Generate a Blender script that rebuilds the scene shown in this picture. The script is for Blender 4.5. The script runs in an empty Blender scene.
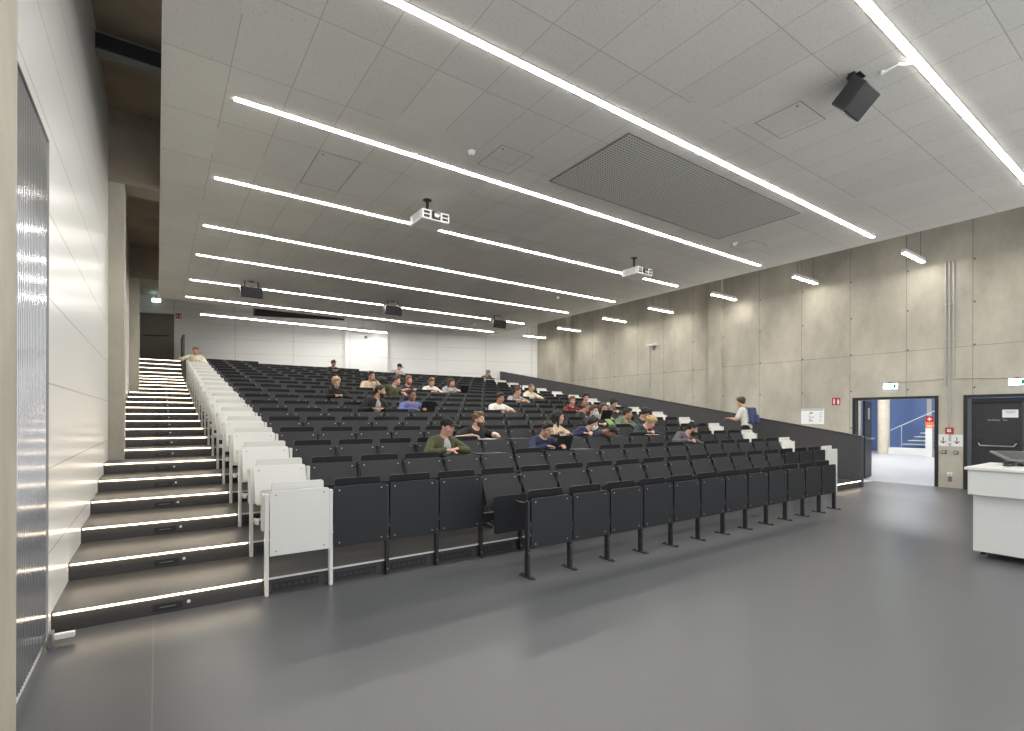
import bpy, bmesh, math, random
import numpy as np
from mathutils import Vector, Matrix, Euler
R = math.radians
SC = bpy.context.scene
COL = SC.collection
random.seed(7)

# ------------------------------------------------------------------ camera
F_PX, V0, YAW, ROLL, EYE = 507.91, 416.68, .6098, .0022, 1.6
cam = bpy.data.cameras.new('camera')
co = bpy.data.objects.new('camera', cam)
COL.objects.link(co)
cam.sensor_width = 36
cam.lens = 36 * F_PX / 1024
cam.shift_y = (V0 - 365.5) / 1024
cam.clip_start, cam.clip_end = .05, 200
co.location = (0, 0, EYE)
co.rotation_euler = (Matrix.Rotation(-YAW, 3, 'Z') @ Matrix.Rotation(R(90), 3, 'X') @ Matrix.Rotation(ROLL, 3, 'Z')).to_euler()
SC.camera = co

# ------------------------------------------------------------------ materials
def nt(name):
    m = bpy.data.materials.new(name); m.use_nodes = True
    t = m.node_tree
    return m, t, t.nodes['Principled BSDF']
def node(t, typ, **kw):
    n = t.nodes.new(typ)
    for k, v in kw.items():
        if k in n.inputs: n.inputs[k].default_value = v
        else: setattr(n, k, v)
    return n
def math_n(t, op, a, b=None, c=None):
    n = t.nodes.new('ShaderNodeMath'); n.operation = op
    for i, x in enumerate((a, b, c)):
        if x is None: continue
        if isinstance(x, (int, float)): n.inputs[i].default_value = x
        else: t.links.new(x, n.inputs[i])
    return n.outputs[0]
def mixc(t, fac, a, b, mode='MIX'):
    n = t.nodes.new('ShaderNodeMix'); n.data_type = 'RGBA'; n.blend_type = mode
    for i, x in ((0, fac), (6, a), (7, b)):
        if isinstance(x, (int, float)): n.inputs[i].default_value = x
        elif isinstance(x, tuple): n.inputs[i].default_value = (*x, 1)
        else: t.links.new(x, n.inputs[i])
    return n.outputs[2]
def plain(name, col, rough=.5, metal=0, noise=.12, scale=6, spec=.5, bump=0):
    m, t, b = nt(name)
    co_ = node(t, 'ShaderNodeTexCoord').outputs['Object']
    nz = node(t, 'ShaderNodeTexNoise', Scale=scale, Detail=3.0)
    t.links.new(co_, nz.inputs['Vector'])
    c = mixc(t, nz.outputs['Fac'], tuple(x * (1 - noise) for x in col), tuple(min(1, x * (1 + noise)) for x in col))
    t.links.new(c, b.inputs['Base Color'])
    b.inputs['Roughness'].default_value = rough; b.inputs['Metallic'].default_value = metal
    b.inputs['Specular IOR Level'].default_value = spec
    if bump:
        bp = node(t, 'ShaderNodeBump', Strength=bump, Distance=.01)
        t.links.new(nz.outputs['Fac'], bp.inputs['Height']); t.links.new(bp.outputs[0], b.inputs['Normal'])
    return m
def emit(name, col, s):
    m, t, b = nt(name)
    b.inputs['Base Color'].default_value = (.8, .8, .8, 1)
    b.inputs['Emission Color'].default_value = (*col, 1); b.inputs['Emission Strength'].default_value = s
    return m
def line_mask(t, coord, pitch, off, half):
    """1 on thin joints every PITCH along a coordinate"""
    f = math_n(t, 'FLOORED_MODULO', math_n(t, 'ADD', coord, -off + pitch / 2), pitch)
    return math_n(t, 'LESS_THAN', math_n(t, 'ABSOLUTE', math_n(t, 'SUBTRACT', f, pitch / 2)), half)
def xyz(t):
    s = node(t, 'ShaderNodeSeparateXYZ')
    g = node(t, 'ShaderNodeNewGeometry')
    t.links.new(g.outputs['Position'], s.inputs[0])
    return g.outputs['Position'], s.outputs[0], s.outputs[1], s.outputs[2]

def ceiling_mat():
    m, t, b = nt('wood_wool_ceiling_board')
    p, x, y, z = xyz(t)
    n1 = node(t, 'ShaderNodeTexNoise', Scale=1.1, Detail=6.0, Roughness=.6); t.links.new(p, n1.inputs['Vector'])
    n2 = node(t, 'ShaderNodeTexNoise', Scale=45.0, Detail=3.0); t.links.new(p, n2.inputs['Vector'])
    c = mixc(t, n1.outputs['Fac'], (.70, .685, .635), (.80, .785, .73))
    dk = math_n(t, 'LESS_THAN', n2.outputs['Fac'], .36)
    c = mixc(t, math_n(t, 'MULTIPLY', dk, .28), c, (.2, .19, .17))
    # each board has its own slight shade
    wn = node(t, 'ShaderNodeTexWhiteNoise', noise_dimensions='2D')
    cb = node(t, 'ShaderNodeCombineXYZ')
    t.links.new(math_n(t, 'FLOOR', math_n(t, 'DIVIDE', math_n(t, 'ADD', x, -.03), .6125)), cb.inputs[0])
    t.links.new(math_n(t, 'FLOOR', math_n(t, 'DIVIDE', math_n(t, 'ADD', y, -.085), 1.2225)), cb.inputs[1])
    t.links.new(cb.outputs[0], wn.inputs['Vector'])
    c = mixc(t, math_n(t, 'MULTIPLY', wn.outputs['Value'], .10), c, (.30, .29, .27))
    l1 = line_mask(t, x, .6125, .03, .0045); l2 = line_mask(t, y, 1.2225, .085, .0055)
    n3 = node(t, 'ShaderNodeTexNoise', Scale=.7); t.links.new(p, n3.inputs['Vector'])
    vis = math_n(t, 'MULTIPLY', math_n(t, 'GREATER_THAN', n3.outputs['Fac'], .40), .38)
    c = mixc(t, math_n(t, 'MULTIPLY', math_n(t, 'MAXIMUM', l1, l2), vis), c, (.12, .115, .10))
    t.links.new(c, b.inputs['Base Color']); b.inputs['Roughness'].default_value = .95; b.inputs['Specular IOR Level'].default_value = .1
    bp = node(t, 'ShaderNodeBump', Strength=.35, Distance=.004); t.links.new(n2.outputs['Fac'], bp.inputs['Height']); t.links.new(bp.outputs[0], b.inputs['Normal'])
    return m
def concrete_mat(name, base=(.50, .47, .395), seams=True, pitch=1.22, off=3.39, zs=3.2):
    m, t, b = nt(name)
    p, x, y, z = xyz(t)
    mp = node(t, 'ShaderNodeMapping'); mp.inputs['Scale'].default_value = (1, 1, .55); t.links.new(p, mp.inputs['Vector'])
    n1 = node(t, 'ShaderNodeTexNoise', Scale=.9, Detail=7.0, Roughness=.62); t.links.new(mp.outputs[0], n1.inputs['Vector'])
    n2 = node(t, 'ShaderNodeTexNoise', Scale=14.0, Detail=4.0); t.links.new(p, n2.inputs['Vector'])
    lo, hi = tuple(v * .74 for v in base), tuple(v * 1.2 for v in base)
    rmp = node(t, 'ShaderNodeMapRange'); rmp.inputs[1].default_value = .33; rmp.inputs[2].default_value = .67
    t.links.new(n1.outputs['Fac'], rmp.inputs[0])
    c = mixc(t, rmp.outputs[0], lo, hi)
    c = mixc(t, math_n(t, 'MULTIPLY', n2.outputs['Fac'], .18), c, tuple(v * .6 for v in base))
    if seams:
        l1 = line_mask(t, y, pitch, off, .008); l2 = line_mask(t, z, 1.75 * 2, zs, .008)
        c = mixc(t, math_n(t, 'MULTIPLY', math_n(t, 'MAXIMUM', l1, l2), .55), c, tuple(v * .3 for v in base))
        # tie holes along the vertical joints
        fy = math_n(t, 'SUBTRACT', math_n(t, 'FLOORED_MODULO', math_n(t, 'ADD', y, -off + pitch / 2 + .03), pitch), pitch / 2)
        fz = math_n(t, 'SUBTRACT', math_n(t, 'FLOORED_MODULO', math_n(t, 'ADD', z, -zs + .45), .95), .475)
        d = math_n(t, 'SQRT', math_n(t, 'ADD', math_n(t, 'MULTIPLY', fy, fy), math_n(t, 'MULTIPLY', fz, fz)))
        c = mixc(t, math_n(t, 'MULTIPLY', math_n(t, 'LESS_THAN', d, .02), .8), c, (.03, .03, .025))
    t.links.new(c, b.inputs['Base Color']); b.inputs['Roughness'].default_value = .75; b.inputs['Specular IOR Level'].default_value = .3
    bp = node(t, 'ShaderNodeBump', Strength=.12, Distance=.02); t.links.new(n2.outputs['Fac'], bp.inputs['Height']); t.links.new(bp.outputs[0], b.inputs['Normal'])
    return m
def panel_mat(name, col, rough, axis, pitch, off, vpitch=None, voff=0, tone=.5, vaxis='X'):
    """smooth white wall cladding with thin dark joints"""
    m, t, b = nt(name)
    p, x, y, z = xyz(t)
    c = mixc(t, .5, col, col)
    mask = line_mask(t, z, pitch, off, .006)
    if vpitch:
        rgt = math_n(t, 'GREATER_THAN', x, 7.6)
        v = math_n(t, 'ADD', math_n(t, 'MULTIPLY', line_mask(t, x, vpitch, voff, .010), math_n(t, 'SUBTRACT', 1, rgt)), math_n(t, 'MULTIPLY', line_mask(t, x, 2.13, 10.49, .010), rgt))
        mask = math_n(t, 'MAXIMUM', mask, v)
    c = mixc(t, math_n(t, 'MULTIPLY', mask, tone), c, (.06, .06, .06))
    t.links.new(c, b.inputs['Base Color']); b.inputs['Roughness'].default_value = rough
    return m
def floor_mat():
    m, t, b = nt('grey_linoleum_floor')
    p, x, y, z = xyz(t)
    n1 = node(t, 'ShaderNodeTexNoise', Scale=.6, Detail=4.0); t.links.new(p, n1.inputs['Vector'])
    n2 = node(t, 'ShaderNodeTexNoise', Scale=60.0, Detail=2.0); t.links.new(p, n2.inputs['Vector'])
    c = mixc(t, n1.outputs['Fac'], (.085, .0885, .0955), (.107, .1105, .118))
    c = mixc(t, math_n(t, 'MULTIPLY', n2.outputs['Fac'], .12), c, (.09, .09, .09))
    l = line_mask(t, x, 60.0, -.02, .004)
    c = mixc(t, math_n(t, 'MULTIPLY', l, .25), c, (.3, .3, .3))
    t.links.new(c, b.inputs['Base Color'])
    rr = node(t, 'ShaderNodeMapRange'); rr.inputs[3].default_value = .27; rr.inputs[4].default_value = .40
    t.links.new(n1.outputs['Fac'], rr.inputs[0]); t.links.new(rr.outputs[0], b.inputs['Roughness'])
    return m
def perf_mat():
    m, t, b = nt('perforated_metal')
    p, x, y, z = xyz(t)
    q = .05
    fx = math_n(t, 'SUBTRACT', math_n(t, 'FLOORED_MODULO', x, q), q / 2)
    fy = math_n(t, 'SUBTRACT', math_n(t, 'FLOORED_MODULO', y, q), q / 2)
    d = math_n(t, 'SQRT', math_n(t, 'ADD', math_n(t, 'MULTIPLY', fx, fx), math_n(t, 'MULTIPLY', fy, fy)))
    c = mixc(t, math_n(t, 'LESS_THAN', d, .0145), (.66, .66, .61), (.12, .12, .11))
    t.links.new(c, b.inputs['Base Color']); b.inputs['Roughness'].default_value = .6
    return m
def lobby_floor_mat():
    m, t, b = nt('pale_lobby_tiles')
    p, x, y, z = xyz(t)
    c = mixc(t, math_n(t, 'MULTIPLY', math_n(t, 'MAXIMUM', line_mask(t, x, .6, .1, .005), line_mask(t, y, .6, .2, .005)), .35), (.60, .61, .63), (.3, .3, .3))
    t.links.new(c, b.inputs['Base Color']); b.inputs['Roughness'].default_value = .35
    return m

M = {}
M['ceil'] = ceiling_mat()
M['conc'] = concrete_mat('fair_faced_concrete')
M['conc_plain'] = concrete_mat('fair_faced_concrete_plain', seams=False)
M['conc_pale'] = concrete_mat('pale_concrete', (.50, .47, .39), seams=False)
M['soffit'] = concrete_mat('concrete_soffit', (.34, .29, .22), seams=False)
M['leftwall'] = panel_mat('glossy_white_wall_panel', (.80, .80, .775), .28, 'z', .609, 1.222)
M['backwall'] = panel_mat('white_back_wall_panel', (.76, .76, .74), .45, 'z', .588, 4.19, 2.1, 2.65, .35)
M['floor'] = floor_mat()
M['tread'] = plain('stair_linoleum', (.074, .072, .069), .33, noise=.15, scale=3)
M['riser'] = plain('stair_riser_linoleum', (.042, .0415, .041), .45)
M['perf'] = perf_mat()
M['lobbyfloor'] = lobby_floor_mat()
M['black'] = plain('black_laminate', (.0185, .0198, .0225), .5, noise=.1, scale=2, spec=.35)
M['tablet'] = plain('shaded_tablet_laminate', (.0085, .009, .0105), .55, noise=.1, scale=2, spec=.25)  # darker than the seat laminate: shade of the upright tablets put into the colour
M['blackedge'] = plain('black_laminate_edge', (.012, .013, .014), .4, noise=.1)
M['blackmetal'] = plain('black_powder_coat', (.016, .017, .019), .45)
M['white'] = plain('white_laminate', (.72, .72, .68), .38, noise=.02)
M['whitemetal'] = plain('white_powder_coat', (.74, .74, .71), .4, noise=.02)
M['screw'] = plain('steel_screw', (.55, .55, .55), .3, metal=1)
M['steel'] = plain('brushed_steel', (.42, .42, .40), .4, metal=.8)
M['alu'] = plain('aluminium_nosing', (.72, .72, .70), .35, metal=.6)
M['rib'] = plain('ribbed_metal', (.36, .36, .36), .14, metal=1, noise=.03)
M['balus'] = plain('dark_grey_balustrade', (.060, .060, .066), .5, noise=.05, scale=1)
M['rail'] = plain('balustrade_cap', (.035, .035, .038), .4)
M['doorframe'] = plain('black_door_frame', (.018, .019, .021), .45)
M['door'] = plain('anthracite_door', (.030, .031, .036), .45)
M['dimdoor'] = plain('grey_brown_door', (.19, .18, .15), .5)
M['plastic_w'] = plain('white_plastic', (.78, .78, .76), .35, noise=.02)
M['plastic_b'] = plain('black_plastic', (.014, .014, .015), .4)
M['ventdot'] = plain('air_outlet_hole', (.035, .035, .036), .5)
M['plastic_g'] = plain('grey_plastic', (.16, .16, .16), .45)
M['plastic_lg'] = plain('light_grey_plastic', (.45, .45, .45), .45)
M['red'] = plain('signal_red', (.42, .025, .02), .4, noise=.03)
M['orange'] = plain('signal_orange', (.75, .22, .08), .4, noise=.03)
M['paper'] = plain('white_paper', (.85, .85, .84), .7, noise=.02)
M['ink'] = plain('black_ink', (.012, .012, .012), .6)
M['greyink'] = plain('grey_ink', (.30, .32, .32), .6)
M['green'] = plain('sign_green', (.02, .25, .12), .5)
M['blue'] = plain('lobby_blue_wall', (.125, .20, .42), .5, noise=.08, scale=.5)
M['lobbycol'] = plain('lobby_column_concrete', (.72, .66, .54), .7)
M['deskw'] = plain('white_lectern_laminate', (.68, .69, .66), .4, noise=.02)
M['darkvoid'] = plain('dark_booth_glass', (.03, .03, .028), .35)
M['lens'] = plain('projector_lens_glass', (.01, .01, .015), .1)
M['paperlime'] = plain('lime_folder', (.17, .32, .10), .7)
M['light'] = emit('ceiling_line_light', (1, .965, .90), 27)
M['wlight'] = emit('wall_washer_light', (1, .95, .85), 30)
M['backlight'] = emit('back_wall_washer_light', (1, .97, .92), 31)
M['led'] = emit('warm_step_led', (1, .80, .58), 6)
M['exitw'] = emit('lit_exit_sign', (.62, .93, 1), 14)
M['lobbyfill'] = emit('lobby_fill_glow', (1, 1, 1), 13)  # glow of the panels added to brighten the lobby

# ------------------------------------------------------------------ mesh helper
class MB:
    def __init__(s): s.v = []; s.f = []; s.mi = []; s.sm = []; s.mats = []
    def _m(s, m):
        if m not in s.mats: s.mats.append(m)
        return s.mats.index(m)
    def add(s, vs, fs, m, smooth=False, mat=None):
        b = len(s.v); k = s._m(m)
        if mat is not None: vs = [mat @ Vector(v) for v in vs]
        s.v.extend([tuple(v) for v in vs])
        for f in fs:
            s.f.append([b + i for i in f]); s.mi.append(k); s.sm.append(smooth)
        return s
    def box(s, lo, hi, m, mat=None, bev=0):
        x0, y0, z0 = lo; x1, y1, z1 = hi
        if bev <= 0 or min(x1 - x0, y1 - y0, z1 - z0) <= 2.2 * bev:
            vs = [(x0, y0, z0), (x1, y0, z0), (x1, y1, z0), (x0, y1, z0), (x0, y0, z1), (x1, y0, z1), (x1, y1, z1), (x0, y1, z1)]
            fs = [(0, 3, 2, 1), (4, 5, 6, 7), (0, 1, 5, 4), (1, 2, 6, 5), (2, 3, 7, 6), (3, 0, 4, 7)]
            return s.add(vs, fs, m, mat=mat)
        bm = bmesh.new(); bmesh.ops.create_cube(bm, size=1)
        for v in bm.verts: v.co = Vector(((x0 + x1) / 2 + v.co.x * (x1 - x0), (y0 + y1) / 2 + v.co.y * (y1 - y0), (z0 + z1) / 2 + v.co.z * (z1 - z0)))
        bmesh.ops.bevel(bm, geom=bm.edges[:], offset=bev, segments=2, affect='EDGES', profile=.5)
        bm.verts.index_update()
        vs = [v.co.copy() for v in bm.verts]; fs = [[v.index for v in f.verts] for f in bm.faces]; bm.free()
        return s.add(vs, fs, m, mat=mat)
    def prism(s, pts, axis, a, b, m, mat=None):
        """extrude a 2D outline: axis 'x' (pts are y,z), 'y' (x,z) or 'z' (x,y)"""
        n = len(pts)
        def P(p, w): return {'x': (w, p[0], p[1]), 'y': (p[0], w, p[1]), 'z': (p[0], p[1], w)}[axis]
        vs = [P(p, a) for p in pts] + [P(p, b) for p in pts]
        ar = sum(pts[i][0] * pts[(i + 1) % n][1] - pts[(i + 1) % n][0] * pts[i][1] for i in range(n))
        flip = (ar < 0) != (axis == 'y')
        fs = [list(range(n))[::-1], list(range(n, 2 * n))] + [(i, (i + 1) % n, n + (i + 1) % n, n + i) for i in range(n)]
        if flip: fs = [list(f)[::-1] for f in fs]
        return s.add(vs, fs, m, mat=mat)
    def board(s, w, h, t, r, m, mat=None, corners=(1, 1, 1, 1), edge=None):
        """board in the xz plane, x 0..w, z 0..h, y 0..t, rounded corners (bl, br, tr, tl)"""
        pts = []
        for (cx, cz, a0), on in zip(((r, r, 180), (w - r, r, 270), (w - r, h - r, 0), (r, h - r, 90)), corners):
            if on:
                for k in range(5):
                    a = R(a0 + 22.5 * k); pts.append((cx + r * math.cos(a), cz + r * math.sin(a)))
            else:
                pts.append((0 if cx == r else w, 0 if cz == r else h))
        n = len(pts); e = .002
        vs, fs = [], []
        cx, cz = w / 2, h / 2
        def ins(p, q): return (cx + (p[0] - cx) * (1 - 2 * q / w), cz + (p[1] - cz) * (1 - 2 * q / h))
        for yy, q in ((0, e), (e, 0), (t - e, 0), (t, e)):
            vs += [(*(lambda p: (p[0], yy, p[1]))(ins(p, q)),) for p in pts]
        for k in range(3):
            fs += [(k * n + i, k * n + (i + 1) % n, (k + 1) * n + (i + 1) % n, (k + 1) * n + i) for i in range(n)]
        if edge is not None:
            s.add(vs, fs, edge, mat=mat)
            return s.add(vs, [list(range(n)), list(range(3 * n, 4 * n))[::-1]], m, mat=mat)
        fs += [list(range(n)), list(range(3 * n, 4 * n))[::-1]]
        return s.add(vs, fs, m, mat=mat)
    def cyl(s, p0, p1, r0, m, r1=None, n=12, mat=None, caps=True):
        r1 = r0 if r1 is None else r1
        p0, p1 = Vector(p0), Vector(p1); d = (p1 - p0).normalized()
        a = d.orthogonal().normalized(); b = d.cross(a)
        vs = []
        for p, r in ((p0, r0), (p1, r1)):
            vs += [p + (a * math.cos(2 * math.pi * i / n) + b * math.sin(2 * math.pi * i / n)) * r for i in range(n)]
        s.add(vs, [(i, (i + 1) % n, n + (i + 1) % n, n + i) for i in range(n)], m, True, mat)
        if caps: s.add(vs, [list(range(n))[::-1], list(range(n, 2 * n))], m, False, mat)
        return s
    def tube(s, path, r, m, n=8, mat=None):
        path = [Vector(p) for p in path]
        for a, b in zip(path, path[1:]): s.cyl(a, b, r, m, n=n, mat=mat)
        for p in path[1:-1]: s.ball(p, r, m, mat=mat, n=n)
        return s
    def ball(s, c, r, m, mat=None, n=10, sc=(1, 1, 1)):
        c = Vector(c); vs = []; k = max(4, n // 2)
        for i in range(1, k):
            th = math.pi * i / k
            for j in range(n):
                ph = 2 * math.pi * j / n
                vs.append(c + Vector((r * sc[0] * math.sin(th) * math.cos(ph), r * sc[1] * math.sin(th) * math.sin(ph), r * sc[2] * math.cos(th))))
        fs = []
        for i in range(k - 2):
            fs += [(i * n + j, (i + 1) * n + j, (i + 1) * n + (j + 1) % n, i * n + (j + 1) % n) for j in range(n)]
        vs += [c + Vector((0, 0, r * sc[2])), c - Vector((0, 0, r * sc[2]))]
        T = len(vs) - 2
        fs += [(T, j, (j + 1) % n) for j in range(n)] + [(T + 1, (k - 2) * n + (j + 1) % n, (k - 2) * n + j) for j in range(n)]
        return s.add(vs, fs, m, True, mat)
    def mesh(s, name):
        me = bpy.data.meshes.new(name)
        me.from_pydata(s.v, [], s.f)
        for m in s.mats: me.materials.append(m)
        me.polygons.foreach_set('material_index', s.mi)
        me.polygons.foreach_set('use_smooth', s.sm)
        me.update()
        return me
    def build(s, name, parent=None, loc=None):
        o = bpy.data.objects.new(name, s.mesh(name)); COL.objects.link(o)
        if parent is not None: o.parent = parent
        if loc is not None: o.location = loc
        return o

def tag(o, label=None, cat=None, group=None, kind=None):
    if label: o['label'] = label
    if cat: o['category'] = cat
    if group: o['group'] = group
    if kind: o['kind'] = kind
    return o
def empty(name, loc=(0, 0, 0), rz=0):
    o = bpy.data.objects.new(name, None); COL.objects.link(o)
    o.location = loc; o.rotation_euler = (0, 0, rz); o.empty_display_size = .1
    return o
def struct(name, mb, label, cat):
    return tag(mb.build(name), label, cat, kind='structure')
def text(name, body, size, m, mat4, parent=None, align='CENTER', depth=.0008):
    cu = bpy.data.curves.new(name, 'FONT'); cu.body = body; cu.size = size; cu.extrude = depth
    cu.align_x = align; cu.align_y = 'CENTER'
    o = bpy.data.objects.new(name, cu); COL.objects.link(o)
    cu.materials.append(m)
    if parent is not None: o.parent = parent
    o.matrix_local = mat4
    return o
ORD = ['zeroth', 'first', 'second', 'third', 'fourth', 'fifth', 'sixth', 'seventh', 'eighth', 'ninth', 'tenth', 'eleventh', 'twelfth', 'thirteenth',
       'fourteenth', 'fifteenth', 'sixteenth', 'seventeenth', 'eighteenth', 'nineteenth', 'twentieth']

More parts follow.
